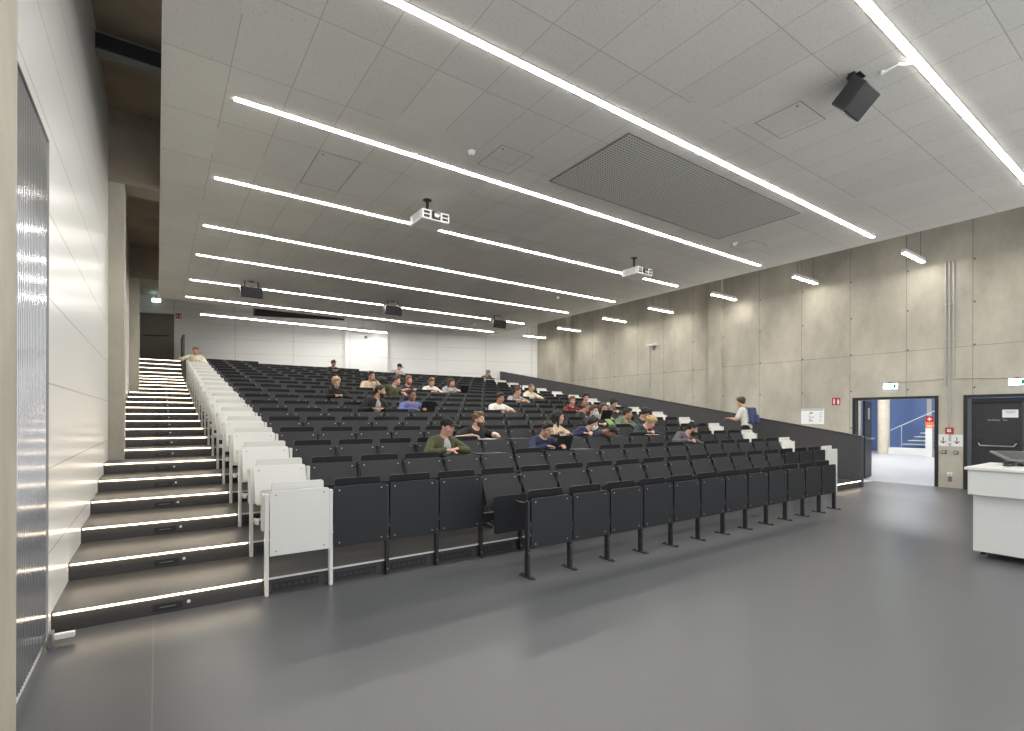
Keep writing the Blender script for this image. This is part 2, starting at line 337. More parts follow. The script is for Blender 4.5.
PEOPLE = [
    dict(row=17, label='person in a cream sweater leaning on the topmost white end seat by the stairs', top='cream', hair='ginger', style='short', skin='pink', arms=('out', 'desk'), lean=4, pitch=14, m=0, spine=0.468, loc=(1.035, 19.75, 2.569)),
    dict(tight=1, row=16, label='dark-haired person in a black top alone in the seventeenth row under the dark booth window', top='black', hair='black', skin='tan', lean=10, pitch=20, m=7, spine=0.38, loc=(5.213, 18.862, 2.418)),
    dict(tight=1, row=16, label='person with black cap and grey shirt in front of the boxed-out white wall', top='grey', hair='black', style='cap', extra=('cap',), skin='pink', lean=8, pitch=25, yaw=25, side=8, m=12, spine=0.41, loc=(7.626, 18.862, 2.418)),
    dict(row=8, label='blond person in a black turtleneck with clasped hands on the desk', top='black', hair='blond', style='tousled', skin='fair', arms='clasp', lean=10, pitch=18, yaw=5, collar='high', topname='turtleneck', m=4, spine=0.43, loc=(3.286, 11.758, 1.215)),
    dict(row=10, label='dark-haired person in a beige sweater holding a hand to the mouth', top='beige', hair='dark', skin='mid', arms=('desk', 'mouth'), lean=8, pitch=6, yaw=22, topname='sweater', m=7, spine=0.454, loc=(4.72, 13.534, 1.516)),
    dict(row=9, label='person in an olive T-shirt turned sideways beside the ginger-bearded neighbour', top='olive', hair='brown', skin='fair', sleeve=0, arms='side', lean=14, side=8, pitch=8, yaw=55, twist=20, m=7, spine=0.459, loc=(4.93, 12.646, 1.366)),
    dict(row=10, label='ginger-bearded person in a charcoal T-shirt leaning on the desk', top='charcoal', hair='ginger', beard='ginger', skin='pink', sleeve=0, arms='desk', lean=10, pitch=8, yaw=14, m=8, spine=0.38, loc=(5.795, 13.534, 1.516)),
    dict(row=6, label='dark-bearded person in a black jacket looking sideways, next to the one in blue', top='black', hair='dark', beard='dark', style='crop', skin='mid', arms='desk', lean=12, side=6, pitch=8, yaw=62, twist=15, open='grey', topname='jacket', m=4, spine=0.486, loc=(3.53, 9.982, 0.914)),
    dict(row=6, label='person with glasses and a light blue sweater behind an open laptop', top='blue', hair='black', style='crop', skin='tan', arms=('desk', 'far'), lean=6, pitch=6, yaw=4, extra=('glasses',), topname='sweater', m=6, spine=0.407, loc=(4.357, 9.982, 0.914)),
    dict(tight=1, row=10, label='fair-haired person in a white T-shirt looking down beside the grey hoodie', top='white', hair='light', skin='fair', sleeve=0, arms='desk', lean=16, pitch=22, yaw=-6, m=10, spine=0.38, loc=(6.5, 13.534, 1.516)),
    dict(tight=1, row=10, label='long-haired person in a grey hoodie with a black laptop', top='grey', hair='brown', style='long', skin='fair', arms=('desk', 'far'), lean=14, pitch=15, yaw=18, collar='hood', topname='hoodie', m=11, spine=0.38, loc=(7.13, 13.534, 1.516)),
    dict(row=2, label='person in an olive jacket, plaid shirt and black cap in the third row', top='olive', hair='dark', style='cap', extra=('cap',), skin='pink', arms=('desk', 'clasp'), lean=8, pitch=12, yaw=28, twist=10, open='plaid', topname='jacket', grid=0.0065, m=4, spine=0.425, loc=(3.269, 6.43, 0.313)),
    dict(row=3, label='bearded person in a black T-shirt with white cuff in the fourth row', top='black', hair='light', beard='brown', skin='fair', sleeve=0, arms=('wide', 'side'), lean=16, pitch=4, yaw=32, extra=('armband',), grid=0.0065, m=6, spine=0.38, loc=(4.299, 7.318, 0.463)),
    dict(row=6, label='dark-haired person in a white T-shirt sitting alone in the seventh row', top='white', hair='dark', skin='mid', sleeve=0, arms='desk', lean=6, pitch=12, yaw=14, m=10, spine=0.399, loc=(6.547, 9.982, 0.914)),
    dict(row=8, label='person in a light grey T-shirt with black headphones around the neck', top='grey', hair='brown', skin='pink', sleeve=0, arms='desk', lean=10, pitch=12, yaw=38, extra=('neckphones',), m=13, spine=0.386, loc=(8.28, 11.758, 1.215)),
    dict(row=9, label='crop-haired person in a cream hoodie near the white end seats', top='cream', hair='light', style='crop', skin='fair', arms='desk', lean=6, pitch=8, yaw=14, collar='hood', topname='hoodie', m=15, spine=0.405, loc=(9.48, 12.646, 1.366)),
    dict(tight=1, row=16, label='grey-haired person bending forward at the topmost white end seat by the balustrade', top='midgrey', hair='grey', skin='mid', arms='side', lean=22, side=-12, pitch=35, yaw=15, topname='jacket', m=19, spine=0.428, loc=(11.785, 18.862, 2.418)),
    dict(row=2, label='person with glasses in a navy sweater bending over an open laptop', top='navy', hair='dark', skin='fair', arms=('desk', 'far'), lean=18, pitch=24, yaw=8, extra=('glasses',), topname='sweater', grid=0.0065, m=7, spine=0.407, loc=(4.993, 6.43, 0.313)),
    dict(row=3, label='person with long black hair and beige top with folded arms, looking aside', top='beige', hair='black', style='long', skin='fair', arms='cross', lean=10, pitch=5, yaw=68, twist=25, extra=('straps',), bust=1, topname='sweater', m=9, spine=0.407, loc=(6.016, 7.318, 0.463)),
    dict(tight=1, row=3, label='person in a navy sweater and white mask bending towards the desk', top='navy', hair='dark', style='tousled', skin='fair', arms='desk', lean=32, side=18, pitch=22, yaw=48, twist=20, extra=('white_mask',), topname='sweater', grid=0.0065, m=10, spine=0.391, loc=(6.583, 7.318, 0.463)),
    dict(row=6, label='person in a dark red sweater in the seventh row', top='red', hair='light', skin='pink', arms='desk', lean=12, pitch=8, yaw=-18, topname='sweater', m=14, spine=0.38, loc=(8.783, 9.982, 0.914)),
    dict(row=7, label='curly-haired person in black behind the one in dark red', top='black', hair='black', style='curly', skin='pink', arms='desk', lean=12, side=4, pitch=14, yaw=-25, topname='jacket', m=16, spine=0.38, loc=(10.078, 10.87, 1.065)),
    dict(tight=1, row=5, label='brown-haired person in a dark jacket in profile behind the blue mask wearer', top='charcoal', hair='light', style='crop', skin='mid', arms='desk', lean=20, pitch=6, yaw=72, twist=25, topname='jacket', m=13, spine=0.38, loc=(8.279, 9.094, 0.764)),
    dict(tight=1, row=4, label='person wearing a blue face mask and dark navy jacket', top='darknavy', hair='brown', skin='fair', arms='desk', lean=6, pitch=4, yaw=10, extra=('mask',), topname='jacket', m=12, spine=0.388, loc=(7.847, 8.206, 0.614)),
    dict(tight=1, row=5, label='person with glasses behind a black laptop in the sixth row', top='beige', hair='brown', style='long', skin='fair', arms='desk', lean=28, pitch=12, yaw=-8, extra=('glasses',), topname='sweater', m=14, spine=0.38, loc=(8.887, 9.094, 0.764)),
    dict(row=6, label='person wearing over-ear headphones and a grey hoodie', top='midgrey', hair='dark', skin='fair', arms='desk', lean=24, pitch=25, yaw=18, extra=('headphones',), collar='hood', topname='hoodie', m=16, spine=0.38, loc=(10.125, 9.982, 0.914)),
    dict(row=4, label='person in a green hoodie resting the cheek on a hand', top='green', hair='dark', skin='mid', arms=('desk', 'cheek'), lean=24, side=6, pitch=8, yaw=30, collar='hood', topname='hoodie', m=14, spine=0.38, loc=(8.72, 8.206, 0.614)),
    dict(row=4, label='black-haired person in dark clothes behind the blond head', top='teal', hair='black', style='curly', skin='mid', arms='desk', lean=18, side=-6, pitch=30, yaw=60, topname='jacket', m=15, spine=0.386, loc=(9.413, 8.206, 0.614)),
    dict(row=3, label='curly blond person in dark clothes bent over white papers', top='teal', hair='blond', style='curly', skin='pink', arms='desk', lean=24, side=12, pitch=38, yaw=32, topname='sweater', grid=0.0065, m=13, spine=0.39, loc=(8.332, 7.318, 0.463)),
    dict(row=2, label='dark-haired person in dark grey bent low over the desk, near the white ends', top='midgrey', hair='black', beard='dark', skin='mid', arms='desk', lean=26, side=16, pitch=26, yaw=45, topname='sweater', grid=0.0065, m=13, spine=0.427, loc=(8.458, 6.43, 0.313)),
    dict(tight=1, row=3, label='person in dark navy with the head laid down on the desk', top='darknavy', hair='black', style='crop', skin='tan', arms='desk', lean=60, side=-13, pitch=62, yaw=10, topname='jacket', grid=0.0065, m=11, spine=0.537, loc=(6.979, 7.318, 0.463)),
]
WORLD_S, EXPO = .85, 1.1
# ------------------------------------------------------------------ dimensions (metres)
S, PITCH, Y1, Y0, X0, W = .1504, .888, 4.954, 4.059, .7987, .5568
XL, XR, XR2, XB, ZC, ZS = -.636, 14.85, 15.0, 13.25, 5.352, 6.45
FRONT = -2.2
def row_y(r): return Y0 if r == 0 else Y1 + (r - 1) * PITCH
def row_z(r): return 0.0 if r <= 1 else (r - 1) * S
def tier_y(n): return Y1 + .035 + (n - 1) * PITCH
def back_y(x): return 19.38 + (XR2 - x) * .362
BANG = -math.atan(.362)

# ------------------------------------------------------------------ floor, tiers
struct('floor', MB().box((-4, FRONT, -.12), (XR, tier_y(1) + .3, 0), M['floor']), 'smooth grey lecture hall floor in front of the seats', 'floor')
XAISLE = .765
def tier_span(n):
    if n <= 17: return XL, XB - .003
    return XL, XAISLE + .02
def make_tier(n):
    y0, y1 = tier_y(n), tier_y(n + 1) if n < 20 else 22.53
    x0, x1 = XL, XB - .003
    b = MB()
    lip = .03
    if n <= 16: yb = y1 + .25
    elif n == 17: yb = y1 + .25
    else: yb = y1 + .25
    zt = n * S
    if n >= 19: x1 = XAISLE
    if n in (16, 17, 18):
        # behind the last rows the tier runs on to the back wall as a walkway
        xe = {16: XB - .003, 17: 6.42, 18: 3.08}[n]
        xw = {16: 6.42, 17: 3.08, 18: XAISLE + .1}[n]
        ptsb = [(x0 if n == 16 else x0, y0), (xe, y0), (xe, back_y(xe) - .02), (xw, back_y(xw) - .02), (xw, yb), (x0, yb)]
        b.prism(ptsb, 'z', zt - S - .02, zt - .004, M['riser'])
        b.prism([(x0, y0 - .012), (xe, y0 - .012), (xe, back_y(xe) - .02), (xw, back_y(xw) - .02), (xw, yb), (x0, yb)], 'z', zt - .006, zt, M['tread'])
        x1 = xe
    else:
        b.box((x0, y0, zt - S - .02), (x1, yb, zt - .004), M['riser'])
        b.box((x0, y0 - .012, zt - .006), (x1, yb, zt), M['tread'])
    t = struct('floor_tier', b, 'dark step tier carrying the %s row of seats' % ORD[n + 1] if n < 18 else 'dark upper step of the lit stairs, %s from the floor' % ORD[n], 'step')
    # lit nosing in the left aisle, plain aluminium nosing under the seats
    MB().box((x0 + .015, y0 - .022, zt - .015), (.762, y0 - .012, zt - .003), M['led']).build('step_light', t)
    if n <= 18:
        MB().box((.766, y0 - .02, zt - .016), (11.96 if n <= 16 else x1, y0 - .012, zt + .001), M['alu']).build('nosing', t)
    if n <= 16:
        MB().box((11.98, y0 - .022, zt - .015), (XB - .015, y0 - .012, zt - .003), M['led']).build('step_light', t)
    # socket plate and white dot in the aisle riser
    MB().box((-.025, y0 - .008, zt - .127), (.176, y0 + .004, zt - .066), M['plastic_b'], bev=.003).box((.02, y0 - .010, zt - .1), (.13, y0 - .008, zt - .093), M['plastic_g']).build('riser_socket', t)
    MB().cyl((.217, y0 - .012, zt - .085), (.217, y0 + .004, zt - .085), .013, M['plastic_w'], n=12).build('riser_marker', t)
    # air outlets in the risers below the seats
    if n <= 6:
        for m in range(20):
            if n > 1 and m > 3: continue
            g = MB(); xa = X0 + m * W + .055
            g.box((xa, y0 - .007, zt - .128), (xa + .40, y0 + .002, zt - .052), M['plastic_b'])
            for k in range(7):
                g.cyl((xa + .035 + k * .055, y0 - .011, zt - .09), (xa + .035 + k * .055, y0 - .006, zt - .09), .017, M['ventdot'], r1=.017, n=8)
            g.build('air_outlet', t)
    return t
for n in range(1, 21): make_tier(n)
# steeper flight up to the landing by the rear door
for k in range(4):
    ya, zt = 22.52 + .28 * k, 3.008 + .18 * (k + 1)
    b = MB()
    yb = ya + .30 if k < 3 else 24.95
    b.box((XL, ya, zt - .2), (XAISLE, yb, zt), M['tread'])
    t = struct('floor_step', b, 'dark steep step of the top flight, %s above the seat tiers' % ORD[k + 1], 'step')
    MB().box((XL + .01, ya - .010, zt - .016), (.735, ya, zt - .003), M['led']).build('step_light', t)

# ------------------------------------------------------------------ walls, ceiling
# left wall: white panels ending above the steps, concrete columns beyond
b = MB()
poly = [(4.70, 0)]
b.box((XL - .25, 2.4, 0), (XL, 10.2, ZS), M['leftwall'])
struct('wall_left', b, 'glossy white panelled wall beside the lit stairs', 'wall')
struct('wall_left_rear', MB().box((XL - .25, 10.6, 0), (XL - .02, 18.1, ZS), M['leftwall']), 'white wall strip between the two concrete columns', 'wall')
struct('wall_left_top', MB().box((XL - .25, 18.5, 0), (XL - .02, 25.2, ZS), M['conc_plain']), 'concrete wall beside the landing', 'wall')
for k, (ya, lab) in enumerate(((10.2, 'nearer slim concrete column halfway up the stairs'), (18.1, 'farther slim concrete column near the rear door'))):
    struct('column', MB().box((XL - .25, ya, 0), (-.43, ya + .4, ZC - .05 + .25 * k), M['conc_pale'], bev=.006), lab, 'column')
struct('pillar', MB().box((-1.4, 2.35, 0), (-.55, 3.354, ZS), M['conc_pale'], bev=.01), 'pale concrete pillar standing in front of the ribbed metal panel', 'pillar')
# concrete frame above the stair gap
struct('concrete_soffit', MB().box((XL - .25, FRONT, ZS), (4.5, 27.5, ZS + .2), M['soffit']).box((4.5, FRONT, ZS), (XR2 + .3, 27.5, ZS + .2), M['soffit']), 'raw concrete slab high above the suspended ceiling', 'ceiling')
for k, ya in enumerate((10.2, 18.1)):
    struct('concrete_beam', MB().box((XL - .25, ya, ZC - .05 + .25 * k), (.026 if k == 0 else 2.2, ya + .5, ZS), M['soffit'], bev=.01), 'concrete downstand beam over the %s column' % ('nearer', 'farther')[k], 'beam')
b = MB().box((XL, 8.07, 6.13), (2.2, 8.24, 6.145), M['plastic_g']).box((XL, 8.07, 6.335), (2.2, 8.24, 6.35), M['plastic_g']).box((XL, 8.075, 6.145), (2.2, 8.10, 6.335), M['blackmetal'])
tag(b.build('steel_beam'), 'dark steel beam crossing the gap above the stairs', 'beam', kind='structure')
# suspended ceiling with a thin pale edge
c = MB().box((.04, FRONT, ZC), (12.6, 19.66, ZC + .10), M['ceil'])
c.box((.030, FRONT, ZC - .004), (.04, 19.67, ZC + .10), M['whitemetal'])
struct('ceiling', c, 'grey wood wool board ceiling with line lights', 'ceiling')
# back wall runs at an angle, higher on the left
DV = Vector((math.cos(BANG), math.sin(BANG)))
def bmat(x, out=0):
    return Matrix.Translation((x, back_y(x), 0)) @ Matrix.Rotation(BANG, 4, 'Z') @ Matrix.Translation((0, -out, 0))
LB = 17.2
def along(x): return (x - (-1.0)) / math.cos(BANG)
s0, s1 = along(3.28), along(6.70)
b = MB(); mt = bmat(-1.0)
b.box((0, 0, 0), (s0, .2, ZS), M['backwall'], mt); b.box((s1, 0, 0), (LB, .2, ZS), M['backwall'], mt)
b.box((s0, 0, 0), (s1, .2, 5.78), M['backwall'], mt); b.box((s0, 0, 6.35), (s1, .2, ZS), M['backwall'], mt)
struct('wall_back', b, 'white panelled back wall behind the top rows', 'wall')
b = MB().box((s0 - .05, .16, 5.7), (s1 + .05, .19, 6.4), M['darkvoid'], mt)
w = struct('window_1', b, 'long dark booth window in the back wall under the ceiling', 'window')
MB().box((s0, .01, 5.78), (s1, .15, 5.81), M['plastic_g'], mt).box((s0, .01, 5.81), (s0 + .04, .15, 6.35), M['plastic_g'], mt).build('window_frame', w)
b = MB().box((along(6.74), -.22, 2.3), (along(8.44), .01, 5.42), M['backwall'], mt)
struct('wall_back_projection', b, 'brighter boxed-out section of the white back wall', 'wall')
# right wall: concrete with two door openings, pilaster, set-back rear half
DOOR = ((3.99, 5.765, 2.11), (1.72, 3.545, 2.11))
b = MB()
ys = [FRONT, DOOR[1][0], DOOR[1][1], DOOR[0][0], DOOR[0][1], 9.47]
T = .32
for i, (ya, yb) in enumerate(zip(ys, ys[1:])):
    if i in (1, 3): b.box((XR, ya, 2.11), (XR + T, yb, ZS), M['conc'])
    else: b.box((XR, ya, 0), (XR + T, yb, ZS), M['conc'])
struct('wall_right', b, 'board marked concrete wall with the two doors', 'wall')
struct('wall_right_rear', MB().box((XR2 + .02, 9.93, 0), (XR2 + .25, 17.0, ZS), M['conc']).box((XR2 + .02, 17.7, 0), (XR2 + .25, 20.2, ZS), M['conc']), 'set-back concrete wall beside the upper rows', 'wall')
for k, (ya, yb) in enumerate(((9.47, 9.93), (17.0, 17.7))):
    struct('pilaster', MB().box((XR - .10, ya, 0), (XR2 + .25, yb, ZS - .0), M['conc_plain'], bev=.01), '%s concrete pilaster on the right wall' % ('nearer', 'farther')[k], 'pilaster')

# ------------------------------------------------------------------ balustrades
def balus_z(y): return 1.14 + (y - 4.96) * .1712
b = MB()
pts = [(4.96, 0), (19.95, 0), (19.95, balus_z(19.95)), (4.96, balus_z(4.96))]
b.prism(pts, 'x', XB, XB + .12, M['balus'])
bl = tag(b.build('balustrade'), 'dark grey solid balustrade rising beside the right aisle', 'balustrade')
c = MB(); zz = [(4.945, balus_z(4.945)), (19.96, balus_z(19.96)), (19.96, balus_z(19.96) + .03), (4.945, balus_z(4.945) + .03)]
c.prism(zz, 'x', XB - .012, XB + .132, M['rail']); c.build('cap_rail', bl)
# floor behind the balustrade
b = MB().box((XAISLE + .005, 22.54, 2.72), (XAISLE + .075, 24.1, 4.60), M['balus'])
bl = tag(b.build('balustrade'), 'narrow dark balustrade at the head of the lit stairs', 'balustrade')
MB().box((XAISLE - .005, 22.53, 4.60), (XAISLE + .085, 24.11, 4.63), M['rail']).build('cap_rail', bl)

# ------------------------------------------------------------------ ribbed metal panel and small things on the left wall
b = MB(); n = 0; y = 3.37; prof = []
pr_ = [(XL + .004, 3.37)]
while y < 4.60:
    pr_ += [(XL + .012, y), (XL + .012, y + .012), (XL + .024, y + .018), (XL + .024, y + .032), (XL + .012, y + .038)]; y += .046
pr_ += [(XL + .012, 4.64), (XL + .004, 4.64)]
k = len(pr_)
vs = [(p[0], p[1], .09) for p in pr_] + [(p[0], p[1], 3.46) for p in pr_]
b.add(vs, [(i, (i + 1) % k, k + (i + 1) % k, k + i) for i in range(k)] + [list(range(k))[::-1], list(range(k, 2 * k))], M['rib'])
rp = tag(b.build('ribbed_panel'), 'tall ribbed metal wall panel between the pillar and the white wall', 'wall panel')
MB().box((XL + .004, 3.37, 3.46), (XL + .03, 4.65, 3.475), M['plastic_g']).box((XL + .004, 4.64, .09), (XL + .03, 4.652, 3.475), M['plastic_lg']).build('frame', rp)
b = MB().box((XL + .03, 4.72, .035), (XL + .16, 4.76, .072), M['plastic_w'], bev=.004)
wb = tag(b.build('door_stop'), 'small white stop bar on the wall just before the first step', 'door stop')
MB().box((XL + .02, 4.66, 0.0), (XL + .05, 4.76, .10), M['plastic_g'], bev=.004).build('bracket', wb)
# ------------------------------------------------------------------ seats
def plate(m, me, mat4=None): pass
def seat_parts(kind, full, dz=0, foot=False):
    """meshes of one seat place; local origin at its left post on the tier, x along the row, -y towards the front of the hall"""
    lam = M['white'] if kind == 'w' else M['black']; edge = M['white'] if kind == 'w' else M['blackedge']
    met = M['whitemetal'] if kind == 'w' else M['blackmetal']
    scr = M['plastic_g'] if kind == 'w' else M['screw']
    P = {}
    def leg():
        b = MB()
        zt = .905 + dz
        b.box((-.016, -.028, 0), (.016, .028, zt), met, bev=.004)
        b.box((-.012, .02, zt - .06), (.012, .20, zt - .02), met, bev=.004)
        if foot:
            b.box((-.025, -.11, 0), (.025, .11, .012), met, bev=.003)
            for q in (-.09, .09): b.cyl((0, q, .01), (0, q, .024), .009, met, n=6)
        else:
            b.cyl((0, -.03, .06), (0, -.026, .06), .006, M['screw'], n=8)
        b.cyl((0, -.03, .39 + dz), (0, -.026, .39 + dz), .005, M['screw'], n=8)
        return b.mesh('leg')
    P['leg'] = leg()
    b = MB()
    if full:
        ph = .497 if foot else .578
        mt = Matrix.Translation((.021, -.042, .933 + dz - ph))
        b.board(W - .042, ph, .016, .03, lam, mt, (0, 0, 1, 1), edge)
        for sx in (.05, W - .092):
            for sz in (.04, ph - .04): b.cyl((sx, -.003, sz), (sx, .002, sz), .0065, scr, n=8, mat=mt)
        P['front_panel'] = b.mesh('front_panel')
    else:
        ang = math.atan2(.165, .385)
        mt = Matrix.Translation((.021, -.135, .545)) @ Matrix.Rotation(-ang, 4, 'X')
        b.board(W - .042, .418, .014, .03, lam, mt, (1, 1, 1, 1), edge)
        for sx in (.05, W - .092): b.cyl((sx, -.003, .365), (sx, .002, .365), .0065, scr, n=8, mat=mt)
        for sx in (.03, W - .09):
            b.box((sx, -.05, .62), (sx + .02, -.02, .66), met)
        P['backrest'] = b.mesh('backrest')
    b = MB()      # origin at the tablet hinge (0, .055, .90)
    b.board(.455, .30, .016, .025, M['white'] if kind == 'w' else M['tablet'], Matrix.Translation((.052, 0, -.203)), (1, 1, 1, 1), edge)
    b.cyl((.06, .02, -.195), (.49, .02, -.195), .012, met, n=8)
    P['writing_tablet'] = b.mesh('writing_tablet')
    if not full:
        b = MB()  # origin at the seat pivot (0, -.08, .385)
        mt = Matrix.Translation((.058, -.125, -.10))
        b.board(.445, .425, .016, .022, lam, mt, (1, 1, 1, 1), edge)
        b.box((.075, -.11, -.02), (.105, .0, .03), met, bev=.004); b.box((.455, -.11, -.02), (.485, .0, .03), met, bev=.004)
        b.cyl((.03, 0, 0), (.505, 0, 0), .016, met, n=10)
        P['seat'] = b.mesh('seat')
        b = MB()
        b.box((.019, -.20, .355), (.045, .0, .395), met, bev=.004)
        b.cyl((.018, -.08, .37), (.058, -.08, .37), .03, met, n=14)
        P['pivot_arm'] = b.mesh('pivot_arm')
    return P
PROTO = {}
for kind in 'bw':
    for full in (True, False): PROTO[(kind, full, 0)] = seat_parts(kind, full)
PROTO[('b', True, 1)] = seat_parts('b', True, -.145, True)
TAB_LOC, SEAT_LOC = Vector((0, .055, .90)), Vector((0, -.08, .385))
def part(name, me, parent, loc=(0, 0, 0), rx=0):
    o = bpy.data.objects.new(name, me); COL.objects.link(o); o.parent = parent
    o.location = loc; o.rotation_euler = (rx, 0, 0)
    return o
def place_leg(root, P, x): part('leg', P['leg'], root, (x, 0, 0))
def place_seat(r, m, seat_down, tab_down, n_row):
    white = m == 0 or (m == n_row - 1 and r <= 16) if r > 0 else False
    if r == 0: full, v = True, 1
    elif r == 1: full, v = not (4 <= m <= 15), 0
    else: full, v = False, 0
    P = PROTO[('w' if white else 'b', full, v)]
    dz = -.145 if r == 0 else 0
    root = empty('aisle_end_seat' if white else 'lecture_seat', (X0 + m * W, row_y(r), row_z(r)))
    rows = ORD[r + 1] + ' row'
    if r == 0:
        tag(root, 'black desk panel of the short front row, %s from its stair end' % ORD[m - 3], 'seat', 'black lecture seats')
    elif white:
        side = 'stairs' if m == 0 else 'dark balustrade'
        tag(root, 'white end seat next to the %s in the %s' % ('lit stairs' if m == 0 else side, rows), 'seat', 'white end seats by the ' + side)
    else:
        tag(root, 'black folding lecture seat, %s from the white stair end, %s' % (ORD[m], rows), 'seat', 'black lecture seats')
    if r > 0 and m == 1:       # the post shared with the white end seat
        part('leg', PROTO[('w', full, 0)]['leg'], root)['label'] = 'white leg'
    else: place_leg(root, P, 0)
    if m == (15 if r == 0 else n_row - 1): place_leg(root, P, W)
    if full: part('front_panel', P['front_panel'], root)
    else: part('backrest', P['backrest'], root)
    tl = TAB_LOC + Vector((0, 0, dz))
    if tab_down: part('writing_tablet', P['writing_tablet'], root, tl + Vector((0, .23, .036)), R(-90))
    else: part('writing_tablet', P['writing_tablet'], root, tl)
    if not full:
        part('pivot_arm', P['pivot_arm'], root)
        if seat_down: part('seat', P['seat'], root, (0, -.08, .545), R(90))
        else: part('seat', P['seat'], root, SEAT_LOC)
    return root
# who sits where: desk row -> seat place; filled by the people list below
SEATS_DOWN, TABS_DOWN = set(), set()
for p in PEOPLE:
    if p.get('row') is None: continue
    m = p['m']
    SEATS_DOWN.add((p['row'] + 1, m)); TABS_DOWN.add((p['row'], m))
TABS_DOWN |= {(2, 5), (2, 8), (3, 7)}
rest = MB()
N_ROW = {0: 16, 17: 10, 18: 4}
for r in range(0, 19):
    n = N_ROW.get(r, 20)
    for m in range(4 if r == 0 else 0, n):
        if r >= 17 and m > 0:
            P = PROTO[('b', False, 0)]
            o = Matrix.Translation((X0 + m * W, row_y(r), row_z(r)))
            for key, off in (('leg', (0, 0, 0)), ('backrest', (0, 0, 0)), ('writing_tablet', TAB_LOC), ('pivot_arm', (0, 0, 0)), ('seat', SEAT_LOC)):
                me = P[key]
                if key == 'leg' and m == 1: me = PROTO[('w', False, 0)]['leg']
                for i, mat in enumerate(me.materials):
                    rest.add([v.co for v in me.vertices], [list(p.vertices) for p in me.polygons if p.material_index == i], mat, False, o @ Matrix.Translation(off))
            continue
        place_seat(r, m, (r, m) in SEATS_DOWN, (r, m) in TABS_DOWN, n)
for r, ma, mb in ((17, 10, 20), (18, 4, 10), (19, 0, 4)):      # seats without tablets behind the last desks
    for m in range(ma, mb):
        P = PROTO[('b', False, 0)]
        o = Matrix.Translation((X0 + m * W, row_y(r), row_z(r)))
        dn = (r, m) in SEATS_DOWN
        for key, off in (('leg', Matrix()), ('backrest', Matrix()), ('pivot_arm', Matrix()), ('seat', Matrix.Translation((0, -.08, .545)) @ Matrix.Rotation(R(90), 4, 'X') if dn else Matrix.Translation(SEAT_LOC))):
            me = P[key]
            for i, mat in enumerate(me.materials):
                rest.add([v.co for v in me.vertices], [list(p.vertices) for p in me.polygons if p.material_index == i], mat, False, o @ off)
tag(rest.build('top_row_seats'), 'black seats of the topmost rows below the white back wall', 'seats', 'black lecture seats', 'stuff')
